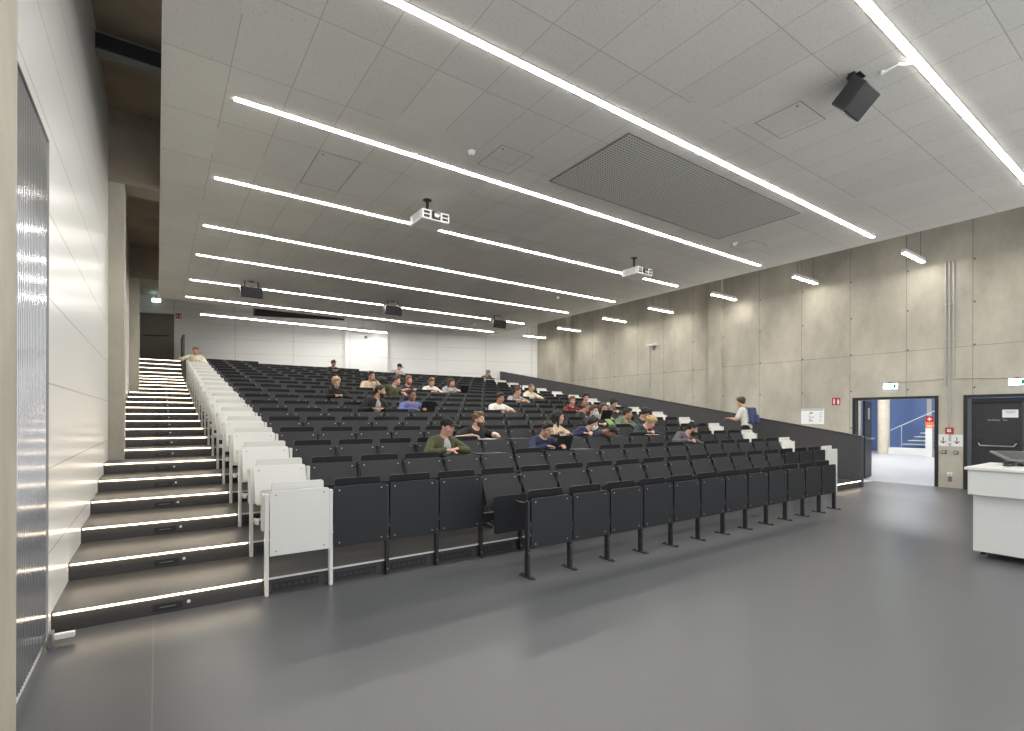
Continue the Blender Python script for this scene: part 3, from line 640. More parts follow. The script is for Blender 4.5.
# ------------------------------------------------------------------ people: one continuous body surface each, grown from a distance field
def V3(*a): return np.array(a, dtype=np.float64)
class Field:
    """smooth union of tapered capsules and ellipsoids on a grid, meshed by surface nets"""
    def __init__(s, lo, hi, h):
        s.lo = np.array(lo, float); s.h = h
        s.n = np.ceil((np.array(hi, float) - s.lo) / h).astype(int) + 1
        s.F = np.full(tuple(s.n), .2, np.float32)
    def win(s, lo, hi, pad):
        a = np.clip(np.floor((lo - pad - s.lo) / s.h).astype(int), 0, s.n); b = np.clip(np.ceil((hi + pad - s.lo) / s.h).astype(int) + 1, 0, s.n)
        if np.any(b <= a): return None
        sl = tuple(slice(i, j) for i, j in zip(a, b))
        ax = [s.lo[k] + s.h * np.arange(a[k], b[k], dtype=np.float32) for k in range(3)]
        return sl, ax[0][:, None, None], ax[1][None, :, None], ax[2][None, None, :]
    def put(s, sl, d, k, mode='u'):
        f = s.F[sl]; d = d.astype(np.float32)
        if mode == 'u':
            if k <= 0: s.F[sl] = np.minimum(f, d)
            else:
                q = np.maximum(k - np.abs(f - d), 0) / k
                s.F[sl] = np.minimum(f, d) - q * q * k * .25
        else:
            d = -d
            if k <= 0: s.F[sl] = np.maximum(f, d)
            else:
                q = np.maximum(k - np.abs(f - d), 0) / k
                s.F[sl] = np.maximum(f, d) + q * q * k * .25
    def cap(s, a, b, ra, rb, k=.02, mode='u'):
        a, b = np.asarray(a, float), np.asarray(b, float); r = max(ra, rb)
        w = s.win(np.minimum(a, b) - r, np.maximum(a, b) + r, .05)
        if w is None: return
        sl, x, y, z = w; d = b - a; L = max(float(d @ d), 1e-9)
        t = np.clip(((x - a[0]) * d[0] + (y - a[1]) * d[1] + (z - a[2]) * d[2]) / L, 0, 1)
        q = np.sqrt((x - a[0] - t * d[0]) ** 2 + (y - a[1] - t * d[1]) ** 2 + (z - a[2] - t * d[2]) ** 2) - (ra + (rb - ra) * t)
        s.put(sl, q, k, mode)
    def ell(s, c, r, M=None, k=.02, mode='u', cut=None):
        c = np.asarray(c, float); r = np.asarray(r, float); R_ = max(r)
        w = s.win(c - R_, c + R_, .05)
        if w is None: return
        sl, x, y, z = w; M = np.eye(3) if M is None else M
        X, Y, Z = x - c[0], y - c[1], z - c[2]
        p = [M[0][j] * X + M[1][j] * Y + M[2][j] * Z for j in range(3)]
        k0 = np.sqrt((p[0] / r[0]) ** 2 + (p[1] / r[1]) ** 2 + (p[2] / r[2]) ** 2) + 1e-6
        k1 = np.sqrt((p[0] / r[0] ** 2) ** 2 + (p[1] / r[1] ** 2) ** 2 + (p[2] / r[2] ** 2) ** 2) + 1e-6
        d = k0 * (k0 - 1) / k1
        if cut is not None: d = np.maximum(d, cut(p))
        s.put(sl, d, k, mode)
    def mesh(s, name, classify=None, mats=()):
        F = s.F; F[0], F[-1], F[:, 0], F[:, -1], F[:, :, 0], F[:, :, -1] = (.1,) * 6
        I = F < 0
        C = [I[i:I.shape[0] - 1 + i, j:I.shape[1] - 1 + j, k:I.shape[2] - 1 + k] for i in (0, 1) for j in (0, 1) for k in (0, 1)]
        cnt = sum(c.astype(np.int8) for c in C)
        act = (cnt > 0) & (cnt < 8)
        ix = np.argwhere(act); N = len(ix)
        if N == 0: return bpy.data.meshes.new(name)
        gid = np.full(act.shape, -1, np.int64); gid[act] = np.arange(N)
        off = np.array([(i, j, k) for i in (0, 1) for j in (0, 1) for k in (0, 1)])
        vals = np.stack([F[ix[:, 0] + o[0], ix[:, 1] + o[1], ix[:, 2] + o[2]] for o in off], 1).astype(np.float64)
        acc = np.zeros((N, 3)); num = np.zeros(N)
        for a in range(8):
            for b in range(a + 1, 8):
                if np.abs(off[a] - off[b]).sum() != 1: continue
                va, vb = vals[:, a], vals[:, b]; mk = (va < 0) != (vb < 0)
                t = np.where(mk, va / np.where(mk, va - vb, 1), 0)
                acc += np.where(mk[:, None], off[a] + t[:, None] * (off[b] - off[a]), 0); num += mk
        P = s.lo + (ix + acc / num[:, None]) * s.h
        quads = []
        for ax in range(3):
            u, v = (ax + 1) % 3, (ax + 2) % 3
            sa = [slice(None)] * 3; sb = [slice(None)] * 3; sa[ax] = slice(0, -1); sb[ax] = slice(1, None)
            A, B = I[tuple(sa)], I[tuple(sb)]
            e = np.argwhere(A != B)
            e = e[(e[:, u] > 0) & (e[:, v] > 0) & (e[:, u] < act.shape[u]) & (e[:, v] < act.shape[v])]
            if not len(e): continue
            st = A[e[:, 0], e[:, 1], e[:, 2]]
            def g(du, dv):
                q = e.copy(); q[:, u] -= du; q[:, v] -= dv
                return gid[q[:, 0], q[:, 1], q[:, 2]]
            Q = np.stack([g(1, 1), g(0, 1), g(0, 0), g(1, 0)], 1)
            Q[~st] = Q[~st][:, ::-1]
            quads.append(Q)
        Q = np.concatenate(quads); Q = Q[(Q >= 0).all(1)]
        me = bpy.data.meshes.new(name)
        me.vertices.add(N); me.vertices.foreach_set('co', P.astype(np.float32).ravel())
        me.loops.add(len(Q) * 4); me.loops.foreach_set('vertex_index', Q.astype(np.int32).ravel())
        me.polygons.add(len(Q)); me.polygons.foreach_set('loop_start', np.arange(len(Q), dtype=np.int32) * 4)
        for m in mats: me.materials.append(m)
        if classify is not None:
            me.polygons.foreach_set('material_index', classify(P[Q].mean(1)).astype(np.int32))
        me.polygons.foreach_set('use_smooth', np.ones(len(Q), bool))
        me.update(calc_edges=True)
        return me

SKIN = {k: plain('skin_' + k, c, .5, noise=.04) for k, c in dict(fair=(.56, .34, .25), mid=(.44, .25, .165), tan=(.31, .17, .105), pink=(.60, .32, .25)).items()}
HAIR = {k: plain('hair_' + k, c, .6, noise=.45, scale=70, bump=.6) for k, c in dict(black=(.010, .009, .009), dark=(.022, .015, .012), brown=(.065, .036, .020), light=(.16, .095, .045), blond=(.42, .30, .13), ginger=(.24, .105, .045), grey=(.16, .155, .15)).items()}
CLOTH = {k: plain('cloth_' + k, c, .85, noise=.12, scale=14, bump=.15) for k, c in dict(white=(.72, .71, .66), cream=(.66, .62, .48), beige=(.52, .43, .29), black=(.011, .011, .012), charcoal=(.03, .03, .034),
     olive=(.062, .068, .028), green=(.12, .165, .11), blue=(.115, .14, .34), navy=(.020, .025, .065), darknavy=(.018, .020, .032), red=(.13, .016, .020), grey=(.30, .30, .31), midgrey=(.09, .09, .10), plaid=(.42, .42, .43), jeans=(.03, .045, .09), teal=(.02, .035, .034)).items()}
M['eye'] = plain('eye_dark', (.02, .015, .012), .2); M['eyewhite'] = plain('eye_white', (.65, .63, .6), .3, noise=.02)
M['lip'] = plain('lips', (.36, .14, .11), .45); M['mask'] = plain('mask_blue', (.42, .60, .72), .8, noise=.03); M['maskw'] = plain('mask_white', (.8, .8, .78), .8, noise=.02)
M['navybag'] = plain('backpack_navy', (.05, .055, .16), .7, noise=.1)

def rotx(a): c, s = math.cos(a), math.sin(a); return np.array([[1, 0, 0], [0, c, -s], [0, s, c]])
def rotz(a): c, s = math.cos(a), math.sin(a); return np.array([[c, -s, 0], [s, c, 0], [0, 0, 1]])
def roty(a): c, s = math.cos(a), math.sin(a); return np.array([[c, 0, s], [0, 1, 0], [-s, 0, c]])
def ik(S_, T_, l1, l2, pole):
    d = T_ - S_; D = min(np.linalg.norm(d), (l1 + l2) * .995); u = d / np.linalg.norm(d)
    T2 = S_ + u * D
    a = (l1 * l1 - l2 * l2 + D * D) / (2 * D); hh = math.sqrt(max(l1 * l1 - a * a, 0))
    pl = np.asarray(pole, float); pl = pl - (pl @ u) * u; pl /= np.linalg.norm(pl)
    return S_ + u * a + pl * hh, T2
def person(p):
    """build one person; local frame: floor under the seat, facing -y"""
    root = empty('person', p['loc'], R(p.get('turn', 0)))
    tag(root, p['label'], 'person', 'people in the lecture hall')
    stand = p.get('stand', False); k_ = p.get('size', 1.0)
    lean, side = R(p.get('lean', 8)), R(p.get('side', 0))
    Rt = rotz(R(p.get('twist', 0))) @ roty(side) @ rotx(lean)
    pel = V3(0, 0, .90) if stand else V3(0, 0, .57)
    L = p.get('spine', .50)
    up = Rt @ V3(0, 0, 1)
    neck = pel + up * L + Rt @ V3(0, .015, 0)
    chest = pel + up * (L * .66)
    Rh = rotz(R(p.get('yaw', 0))) @ roty(R(p.get('tilt', 0))) @ rotx(R(p.get('pitch', 5)))
    nd = (up * .6 + Rh @ V3(0, -.35, .75)); nd /= np.linalg.norm(nd)
    head = neck + nd * .165 + Rh @ V3(0, -.012, .0)
    hp = lambda x, y, z: head + Rh @ V3(x, y, z)
    sh = {sx: neck + Rt @ V3(sx * .175, .0, -.055) for sx in (-1, 1)}
    wr, el, fd = {}, {}, {}
    arms = p.get('arms', 'desk')
    for sx in (-1, 1):
        a = arms[(0, 1)[sx > 0]] if isinstance(arms, (tuple, list)) else arms
        pole = V3(sx * .8, .3, -.5) if L > .44 or stand or p.get('tight') else V3(sx * .9, .2, -.28)
        if a == 'desk': t, f = V3(sx * .10, -.35, .84), V3(-sx * .75, -.6, -.08)
        elif a == 'clasp': t, f = V3(sx * .075, -.36, .85), V3(-sx * .9, -.35, .0)
        elif a == 'wide': t, f = V3(sx * .2, -.34, .84), V3(-sx * .3, -.9, -.05)
        elif a == 'cross': t, f = V3(-sx * .06, -.33 - .02 * sx, .86 + .02 * sx), V3(-sx * .95, -.1, 0)
        elif a == 'chin': t, f = hp(sx * .045, -.10, -.19), Rh @ V3(-sx * .25, .15, .9); pole = V3(sx * .5, -.5, -.9)
        elif a == 'mouth': t, f = hp(sx * .07, -.15, -.14), Rh @ V3(-sx * .7, .25, .6); pole = V3(sx * .5, -.5, -.9)
        elif a == 'cheek': t, f = hp(sx * .085, -.05, -.17), Rh @ V3(-sx * .1, .1, 1); pole = V3(sx * .6, -.5, -.9)
        elif a == 'far': t, f = V3(sx * .12, -.43, .855), V3(-sx * .3, -.9, -.1)
        elif a == 'out': t, f = V3(sx * .36, -.30, .845), V3(sx * .6, -.7, -.1); pole = V3(sx, .4, -.3)
        elif a == 'hold': t, f = V3(sx * .06, -.40, 1.12), V3(-sx * .2, -.95, .1); pole = V3(sx * .6, .5, -.8)
        elif a == 'side': t, f = V3(sx * .26, -.25, .845), V3(sx * .2, -.95, -.05)
        else: t, f = V3(*a[0]), V3(*a[1])
        e_, w_ = ik(sh[sx], t, .285, .25, pole)
        el[sx], wr[sx] = e_, w_; fd[sx] = f / np.linalg.norm(f)
    hips = {sx: pel + rotz(R(p.get('twist', 0)) * .3) @ V3(sx * .09, 0, -.02) for sx in (-1, 1)}
    if stand:
        fl = p.get('step', ((-.10, .03), (.12, -.02)))     # foot y, height for the two legs
        kn, an = {}, {}
        for i, sx in enumerate((-1, 1)):
            an[sx] = V3(sx * .09, fl[i][0], fl[i][1] + .09); kn[sx], an[sx] = ik(hips[sx], an[sx], .42, .41, V3(0, -1, .1))
    else:
        kn = {sx: V3(sx * .10, -.40, .525) for sx in (-1, 1)}; an = {sx: V3(sx * .11, -.34, .10) for sx in (-1, 1)}
    toe = {sx: an[sx] + V3(sx * .02, -.15, -.055) for sx in (-1, 1)}
    fine = p.get('grid', .0075)
    allp = np.array([pel, neck, head] + list(kn.values()) + list(an.values()) + list(el.values()) + list(wr.values()) + [wr[s_] + fd[s_] * .2 for s_ in (-1, 1)] + list(toe.values()))
    lo, hi = allp.min(0) - .2, allp.max(0) + .2; lo[2] = -.03

    def torso(f, g, legs=True):
        f.ell(pel, (.165 + g, .115 + g, .125 + g), Rt, .03)
        f.ell(pel + up * L * .34, (.145 + g, .108 + g, .16 + g), Rt, .05)
        f.ell(chest, (.165 + g, .118 + g, .165 + g), Rt, .05)
        f.cap(sh[-1] * .82 + sh[1] * .18, sh[1] * .82 + sh[-1] * .18, .062 + g, .062 + g, .05)
        if p.get('bust'): f.ell(chest + Rt @ V3(0, -.085, .0), (.12 + g, .06 + g, .07 + g), Rt, .04)
    def arm(f, sx, g, to=1.0, up_=True):
        f.cap(sh[sx], el[sx], .052 + g, .041 + g, .035)
        if to > 0: f.cap(el[sx], el[sx] + (wr[sx] - el[sx]) * to, .041 + g, .041 + (.027 - .041) * to + g, .015)
    def legs_(f, g):
        for sx in (-1, 1):
            f.cap(hips[sx], kn[sx], .083 + g, .056 + g, .04); f.cap(kn[sx], an[sx], .055 + g, .037 + g, .02)
    B = Field(lo, hi, fine)
    torso(B, 0); legs_(B, 0)
    for sx in (-1, 1):
        B.cap(an[sx], toe[sx], .036, .03, .02); arm(B, sx, 0)
        # hand: palm, four unequal bent fingers, thumb from the side of the palm
        f = fd[sx]; nrm = np.cross(f, V3(0, 0, 1)); nn = np.linalg.norm(nrm)
        lat = nrm / nn if nn > .3 else Rh @ V3(1, 0, 0)
        lat = lat * (1 if lat[0] * sx < 0 or True else -1)
        inner = lat if (lat @ V3(-sx, 0, 0)) > 0 or abs(lat[0]) < .2 and (lat @ V3(0, 1, 0)) > 0 else -lat
        dn = np.cross(lat, f); dn = dn if dn[2] < 0 else -dn
        w_ = wr[sx]; pm = w_ + f * .05
        for q in (-.026, -.009, .009, .026):
            B.cap(w_ + f * .01 + lat * q * .6, w_ + f * .085 + lat * q, .0145, .0115, .012)
        for j, ln in enumerate((.062, .075, .080, .068)):
            q = (.0285, .010, -.009, -.0275)[j]
            base = w_ + f * .085 - inner * q
            mid = base + (f + dn * .25) * ln * .52; tip = mid + (f * .75 + dn * .65) * ln * .5
            B.cap(base, mid, .0095, .0088, .004); B.cap(mid, tip, .0088, .0072, .004)
        tb = w_ + f * .03 + inner * .026
        tm = tb + (f * .65 + inner * .62 + dn * .2) * .042
        B.cap(tb - inner * .01, tm, .0125, .0105, .008); B.cap(tm, tm + (f * .9 + inner * .15 + dn * .2) * .032, .0102, .0082, .004)
    # neck and head
    B.cap(neck - up * .03, hp(0, .022, -.07), .057, .052, .03)
    hw = p.get('headw', 1.0)
    B.ell(hp(0, .012, .03), (.073 * hw, .094, .090), Rh, .02)
    B.ell(hp(0, -.030, -.040), (.056 * hw, .062, .078), Rh, .03)
    B.ell(hp(0, -.064, -.092), (.026, .022, .020), Rh, .025)
    B.cap(hp(-.036, -.072, .026), hp(.036, -.072, .026), .014, .014, .015)
    for sx in (-1, 1):
        B.ell(hp(sx * .031, -.098, .006), (.017, .013, .011), Rh, .012, 's')
        B.ell(hp(sx * .031, -.080, .006), (.0125, .0125, .011), Rh, .004)
        B.ell(hp(sx * .042, -.066, -.026), (.022, .02, .02), Rh, .02)
        B.ell(hp(sx * .074 * hw, .016, -.008), (.010, .020, .031), Rh, .008)
    B.cap(hp(0, -.084, .012), hp(0, -.106, -.026), .0085, .0135, .010)
    B.ell(hp(0, -.088, -.058), (.023, .012, .006), Rh, .006); B.ell(hp(0, -.086, -.069), (.020, .012, .007), Rh, .006)
    Ri = Rh.T; skin = SKIN[p.get('skin', 'fair')]; hm = HAIR[p.get('hair', 'brown')]
    def cls(c):
        q = (c - head) @ Rh
        r = np.zeros(len(c), int)
        front = q[:, 1] < -.066
        for sx in (-1, 1):
            d = np.hypot(q[:, 0] - sx * .031, q[:, 2] - .006)
            r[front & (d < .0115) & (np.abs(q[:, 2] - .006) < .0048)] = 2; r[front & (d < .0062)] = 1
            r[front & (np.abs(q[:, 0] - sx * .032) < .017) & (np.abs(q[:, 2] - .030 + .08 * np.abs(np.abs(q[:, 0]) - .03)) < .0045)] = 4
        r[front & (np.abs(q[:, 0]) < .021) & (np.abs(q[:, 2] + .063) < .0085)] = 3
        return r
    me = B.mesh('body', cls, (skin, M['eye'], M['eyewhite'], M['lip'], hm))
    o = bpy.data.objects.new('body', me); COL.objects.link(o); o.parent = root
    def child(name, f, mat):
        ob = bpy.data.objects.new(name, f.mesh(name, None, (mat,))); COL.objects.link(ob); ob.parent = root; return ob
    def local(c, r): c = np.asarray(c); return Field(c - r, c + r, .006 if fine < .009 else .008)
    # clothing
    top, sl = p['top'], p.get('sleeve', .93)
    ga = .022 if p.get('open') else .012
    T_ = Field(lo, hi, .010); torso(T_, ga)
    for sx in (-1, 1):
        if sl <= 0: T_.cap(sh[sx], sh[sx] + (el[sx] - sh[sx]) * .75, .066, .064, .03)
        else: arm(T_, sx, .015 if p.get('open') else .013, sl)
    if p.get('collar') == 'high': T_.cap(neck - up * .02, neck + nd * .075, .071, .066, .02)
    elif p.get('collar') == 'hood':
        T_.ell(neck + Rt @ V3(0, .075, .0), (.115, .06, .065), Rt, .03); T_.cap(neck + Rt @ V3(-.07, -.02, -.0), neck + Rt @ V3(.07, -.02, 0), .03, .03, .03); T_.ell(neck + Rt @ V3(0, -.085, -.015), (.05, .04, .05), Rt, .02, 's')
    else: T_.ell(neck + Rt @ V3(0, -.045, .035), (.068, .075, .06), Rt, .01, 's')
    if p.get('open'):   # open jacket front
        T_.ell(chest + Rt @ V3(0, -.17, -.02), (.075, .115, .36), Rt, .01, 's')
    T_.ell(pel - up * .26, (.5, .5, .20), Rt, .01, 's')
    name = p.get('topname', 'shirt')
    child(name, T_, CLOTH[top])
    if p.get('open'):
        U = Field(lo, hi, .010); U.ell(chest, (.160, .129, .172), Rt, .05); U.ell(pel + up * L * .34, (.146, .120, .165), Rt, .05); U.cap(sh[-1] * .75 + sh[1] * .25, sh[1] * .75 + sh[-1] * .25, .066, .066, .05)
        U.ell(neck + Rt @ V3(0, -.045, .035), (.06, .07, .055), Rt, .01, 's')
        child('inner_shirt', U, CLOTH[p['open']])
    Tr = Field(np.minimum(lo, pel - .3), np.maximum(hi * [1, 1, 0] + [0, 0, pel[2] + .2], pel + .2), .011)
    Tr.ell(pel - V3(0, 0, .01), (.17, .122, .125), None, .03); legs_(Tr, .012)
    Tr.ell(pel + V3(0, 0, .16), (.3, .3, .10), None, .0, 's')
    child('trousers', Tr, CLOTH[p.get('bottom', 'jeans')])
    for sx in (-1, 1):
        sf = Field(np.minimum(an[sx], toe[sx]) - .09, np.maximum(an[sx], toe[sx]) + .09, .009)
        sf.cap(an[sx] + V3(0, .03, -.04), toe[sx], .046, .042, .02); sf.ell(an[sx] - V3(0, 0, .14), (.3, .3, .05), None, 0, 's')
        child('shoe', sf, M['plastic_b'])
    # hair
    st = p.get('style', 'short')
    if st not in ('bald',):
        t = dict(short=.011, crop=.006, curly=.024, long=.014, bun=.012, tousled=.019, cap=.008).get(st, .011)
        Hh = local(head, .30 if st == 'long' else .17)
        def cut(q):
            zl = .086 - (q[1] + .012 + .09) * (1.0 if st != 'long' else .8)
            return (zl - (q[2] + .03)) * .75
        Hh.ell(hp(0, .012, .032), (.073 * hw + t, .094 + t, .092 + t), Rh, 0, 'u', cut)
        if st in ('short', 'tousled', 'curly'): Hh.ell(hp(0, -.042, .106), (.058, .046, .022 + t * .5), Rh, .03)
        if st in ('curly', 'tousled', 'short'):
            rr = random.Random(int(p['loc'][0] * 1000))
            for q in range({'curly': 34, 'tousled': 18, 'short': 16}[st]):
                a, b_ = rr.uniform(0, 2 * math.pi), rr.uniform(-.1, 1)
                v = V3(.085 * math.cos(a) * math.sqrt(1 - max(b_, 0) ** 2), .02 + .10 * math.sin(a) * math.sqrt(1 - max(b_, 0) ** 2), .035 + .105 * b_)
                if v[1] < -.045 and v[2] < .085 or st == 'short' and v[2] < .02 and v[1] < .04: continue
                Hh.ell(hp(*v), ((.022 if st != 'short' else .015),) * 3, Rh, .014)
        if st == 'long':
            Hh.cap(hp(0, .07, .02), hp(0, .085, -.20), .07, .045, .04)
            for sx in (-1, 1): Hh.cap(hp(sx * .075, .02, .0), hp(sx * .085, .02, -.17), .026, .022, .03)
        child('hair', Hh, hm)
    if p.get('beard'):
        Bd = local(head, .16)
        def bc(q): return np.maximum(q[2] - .012 - .06 * np.clip(-(q[1] + .0), -1, 0) , q[1] - .035)
        Bd.ell(hp(0, -.032, -.052), (.062, .066, .074), Rh, .01, 'u', bc)
        Bd.ell(hp(0, -.075, -.105), (.032, .028, .026), Rh, .02)
        Bd.ell(hp(0, -.112, -.065), (.021, .03, .009), Rh, .006, 's')
        Bd.ell(hp(0, -.10, .03), (.09, .10, .072), Rh, .006, 's')
        child('beard', Bd, HAIR[p['beard']])
    Mh = Matrix.Translation(Vector(head)) @ Matrix(Rh.tolist()).to_4x4()
    ex = p.get('extra', ())
    if 'glasses' in ex:
        g = MB()
        for sx in (-1, 1):
            c = [Vector((sx * .033 + .023 * math.cos(a), -.108 + .004 * abs(math.cos(a)), .004 + .018 * math.sin(a))) for a in [2 * math.pi * i / 14 for i in range(15)]]
            g.tube(c, .0022, M['plastic_b'], n=6, mat=Mh); g.tube([(sx * .056, -.106, .008), (sx * .080, -.02, .008), (sx * .082, .012, .0)], .002, M['plastic_b'], n=6, mat=Mh)
        g.tube([(-.011, -.108, .008), (.011, -.108, .008)], .002, M['plastic_b'], n=6, mat=Mh)
        g.build('glasses', root)
    if 'mask' in ex or 'white_mask' in ex:
        f = local(head, .16)
        def mc(q): return np.maximum(np.maximum(q[2] + .0, -q[2] - .10 - .03), q[1] + .045 + .03)
        f.ell(hp(0, -.040, -.048), (.066, .078, .080), Rh, 0, 'u', lambda q: np.maximum(q[2] - .028, q[1] - .012))
        f.ell(hp(0, -.105, -.030), (.022, .020, .024), Rh, .02)
        mo = child('face_mask', f, M['mask' if 'mask' in ex else 'maskw'])
    if 'cap' in ex:
        f = local(head, .24)
        f.ell(hp(0, .012, .040), (.088, .108, .100), Rh, 0, 'u', lambda q: .0 - q[2])
        f.ell(hp(0, -.125, .050), (.072, .075, .013), Rh, .012)
        child('cap', f, CLOTH['black'])
    if 'headphones' in ex or 'neckphones' in ex:
        g = MB(); Q = Mh if 'headphones' in ex else Matrix.Translation(Vector(neck)) @ Matrix(Rt.tolist()).to_4x4() @ Matrix.Translation((0, -.02, .02)) @ Matrix.Rotation(R(110), 4, 'X')
        g.tube([Q @ Vector((.094 * math.cos(a), .01, .02 + .108 * math.sin(a))) for a in [math.pi * i / 12 for i in range(13)]], .008, M['plastic_b'])
        for sx in (-1, 1): g.ball((sx * .092, .01, -.01), .036, M['plastic_b'], mat=Q, n=14, sc=(.5, 1, 1.1))
        g.build('headphones', root)
    if 'armband' in ex:
        f = Field(lo, hi, .010); d = wr[1] - el[1]; f.cap(el[1] + d * .25, el[1] + d * .75, .058, .050, 0); child('rolled_cuff', f, CLOTH['white'])
    if 'straps' in ex:
        f = Field(lo, hi, .010)
        for sx in (-1, 1):
            f.cap(neck + Rt @ V3(sx * .085, .03, -.0), chest + Rt @ V3(sx * .085, -.122, .02), .022, .022, 0); f.cap(chest + Rt @ V3(sx * .085, -.122, .02), pel + up * .12 + Rt @ V3(sx * .07, -.11, 0), .02, .02, 0)
        child('dungaree_strap', f, CLOTH['black'])
    return root, dict(head=head, Rh=Rh, neck=neck, chest=chest, Rt=Rt, wr=wr, pel=pel, up=up)
# ------------------------------------------------------------------ build the people, their laptops and papers
INFO = {}
for i, p in enumerate(PEOPLE):
    if p['row'] >= 8: p.setdefault('grid', .009)
    p['bottom'] = ('jeans', 'black', 'charcoal')[i % 3]
    INFO[i] = person(p)
# person walking up the right aisle
wp = dict(loc=(12.64, 7.37, .451), label='person in a white T-shirt with a navy backpack walking up the right aisle', top='white', sleeve=0, hair='brown', style='tousled', skin='fair',
          stand=True, lean=10, spine=.50, pitch=12, yaw=0, turn=190, arms=('hold', 'hold'), step=((-.16, .0), (.16, .0)), bottom='black', row=None)
root, inf = person(wp)
bp = empty('backpack', (0, 0, 0))
tag(bp, 'navy backpack on the back of the walking person', 'backpack')
bp.matrix_world = Matrix.Translation(wp['loc']) @ Matrix.Rotation(R(190), 4, 'Z') @ Matrix.Translation(Vector(inf['chest'])) @ Matrix(inf['Rt'].tolist()).to_4x4()
b = MB(); b.box((-.15, .135, -.30), (.15, .27, .14), M['navybag'], bev=.045).build('body', bp)
MB().box((-.12, .27, -.27), (.12, .315, -.06), M['navybag'], bev=.02).build('front_pocket', bp)
for sx in (-1, 1):
    MB().tube([(sx * .08, .135, .13), (sx * .095, .02, .19), (sx * .095, -.10, .12), (sx * .11, -.125, -.05), (sx * .12, .0, -.22), (sx * .10, .135, -.25)], .014, M['plastic_b']).build('strap', bp)
ph = empty('smartphone', tuple(Matrix.Translation(wp['loc']) @ Matrix.Rotation(R(190), 4, 'Z') @ Vector((0, -.50, 1.14))), R(190))
tag(ph, 'reddish phone held out in front by the walking person', 'phone')
MB().box((-.038, -.075, -.005), (.038, .075, .005), M['red'], bev=.004).build('body', ph)
MB().box((-.034, -.068, .0051), (.034, .068, .0062), M['lens']).build('screen', ph)

TOPZ = .938
def desk_pt(r, x, back=0): return Vector((x, row_y(r) + .24 + back, row_z(r) + TOPZ))
def laptop(r, x, rz, label, tilt=20):
    o = empty('laptop', desk_pt(r, x), R(rz)); tag(o, label, 'laptop', 'open laptops on the folded-down tablets')
    MB().box((-.165, -.105, 0), (.165, .12, .016), M['plastic_b'], bev=.004).box((-.14, -.05, .016), (.14, .06, .0175), M['plastic_g']).build('base', o)
    MB().box((-.165, -.007, 0), (.165, .0, .225), M['plastic_b'], Matrix.Translation((0, -.104, .012)) @ Matrix.Rotation(R(tilt), 4, 'X'), bev=.002).box((-.155, .0003, .012), (.155, .0010, .212), M['lens'], Matrix.Translation((0, -.104, .012)) @ Matrix.Rotation(R(tilt), 4, 'X')).build('screen', o)
laptop(6, 4.53, 6, 'black laptop in front of the person in light blue')
laptop(2, 5.12, 4, 'black laptop in front of the bending person in navy')
laptop(10, 7.37, 10, 'black laptop in front of the grey hoodie with long hair')
laptop(5, 8.75, 0, 'black laptop in front of the person with glasses in the sixth row')
def papers(r, x, rz, label, n=3):
    o = MB()
    for k in range(n): o.box((-.105, -.148, .0008 * k), (.105, .148, .0008 * k + .0007), M['paper'], Matrix.Rotation(R(7 * k - 5), 4, 'Z'))
    o = tag(o.build('paper_sheets'), label, 'papers', 'papers on the writing tablets'); o.location = desk_pt(r, x) + Vector((0, -.0, .0)); o.rotation_euler = (0, 0, R(rz))
papers(3, 4.35, 85, 'white papers in front of the person in a black T-shirt')
papers(3, 8.36, 80, 'white papers under the bent curly blond head')
papers(4, 8.95, 84, 'white sheet beside the person in the green hoodie', 1)
papers(3, 6.95, 82, 'pale sheet in front of the white mask wearer', 1)
o = tag(MB().box((-.09, -.115, 0), (.09, .115, .012), M['paperlime'], Matrix.Translation((0, 0, .085)) @ Matrix.Rotation(R(40), 4, 'X'), bev=.004).build('folder'), 'lime green folder propped on the desk beside the green hoodie', 'folder')
o.location = desk_pt(4, 8.10)
bag = empty('bag', (5.56, row_y(12) + .26, row_z(12) + TOPZ)); tag(bag, 'black bag lying on the desk in front of the boxed-out white wall', 'bag')
MB().ball((0, 0, .12), .15, M['blackedge'], n=20, sc=(1.35, .6, .75)).box((-.15, -.07, .01), (.15, .07, .10), M['blackedge'], bev=.03).build('body', bag)
MB().tube([(-.11, -.02, .19), (-.07, -.04, .26), (.07, -.04, .26), (.11, -.02, .19)], .012, M['blackmetal']).build('handle', bag)

# ------------------------------------------------------------------ ceiling lights
YL = [1.939 + 2.4276 * k for k in range(8)]
YL[5] -= .22
XEND = {0: 12.2, 1: 12.2, 2: 12.2, 3: 12.2, 4: 12.2, 5: 12.12, 6: 12.1, 7: 12.2}
def line_light(y, xa, xb, label, name='ceiling_line_light'):
    o = empty(name, ((xa + xb) / 2, y, ZC)); tag(o, label, 'ceiling light', 'long line lights in the suspended ceiling')
    h = (xb - xa) / 2
    MB().box((-h, -.044, -.006), (h, -.036, 0), M['whitemetal']).box((-h, .036, -.006), (h, .044, 0), M['whitemetal']).box((-h - .006, -.044, -.006), (-h, .044, 0), M['whitemetal']).box((h, -.044, -.006), (h + .006, .044, 0), M['whitemetal']).build('housing', o)
    MB().box((-h, -.035, -.010), (h, .035, -.001), M['light']).build('diffuser', o)
for k, y in enumerate(YL):
    xa = .74 if k else 1.2
    if k == 3 and False: pass
    line_light(y, xa, XEND[k], 'long white line light in the grey ceiling, %s from the front' % ORD[k + 1])
ZW = 5.20
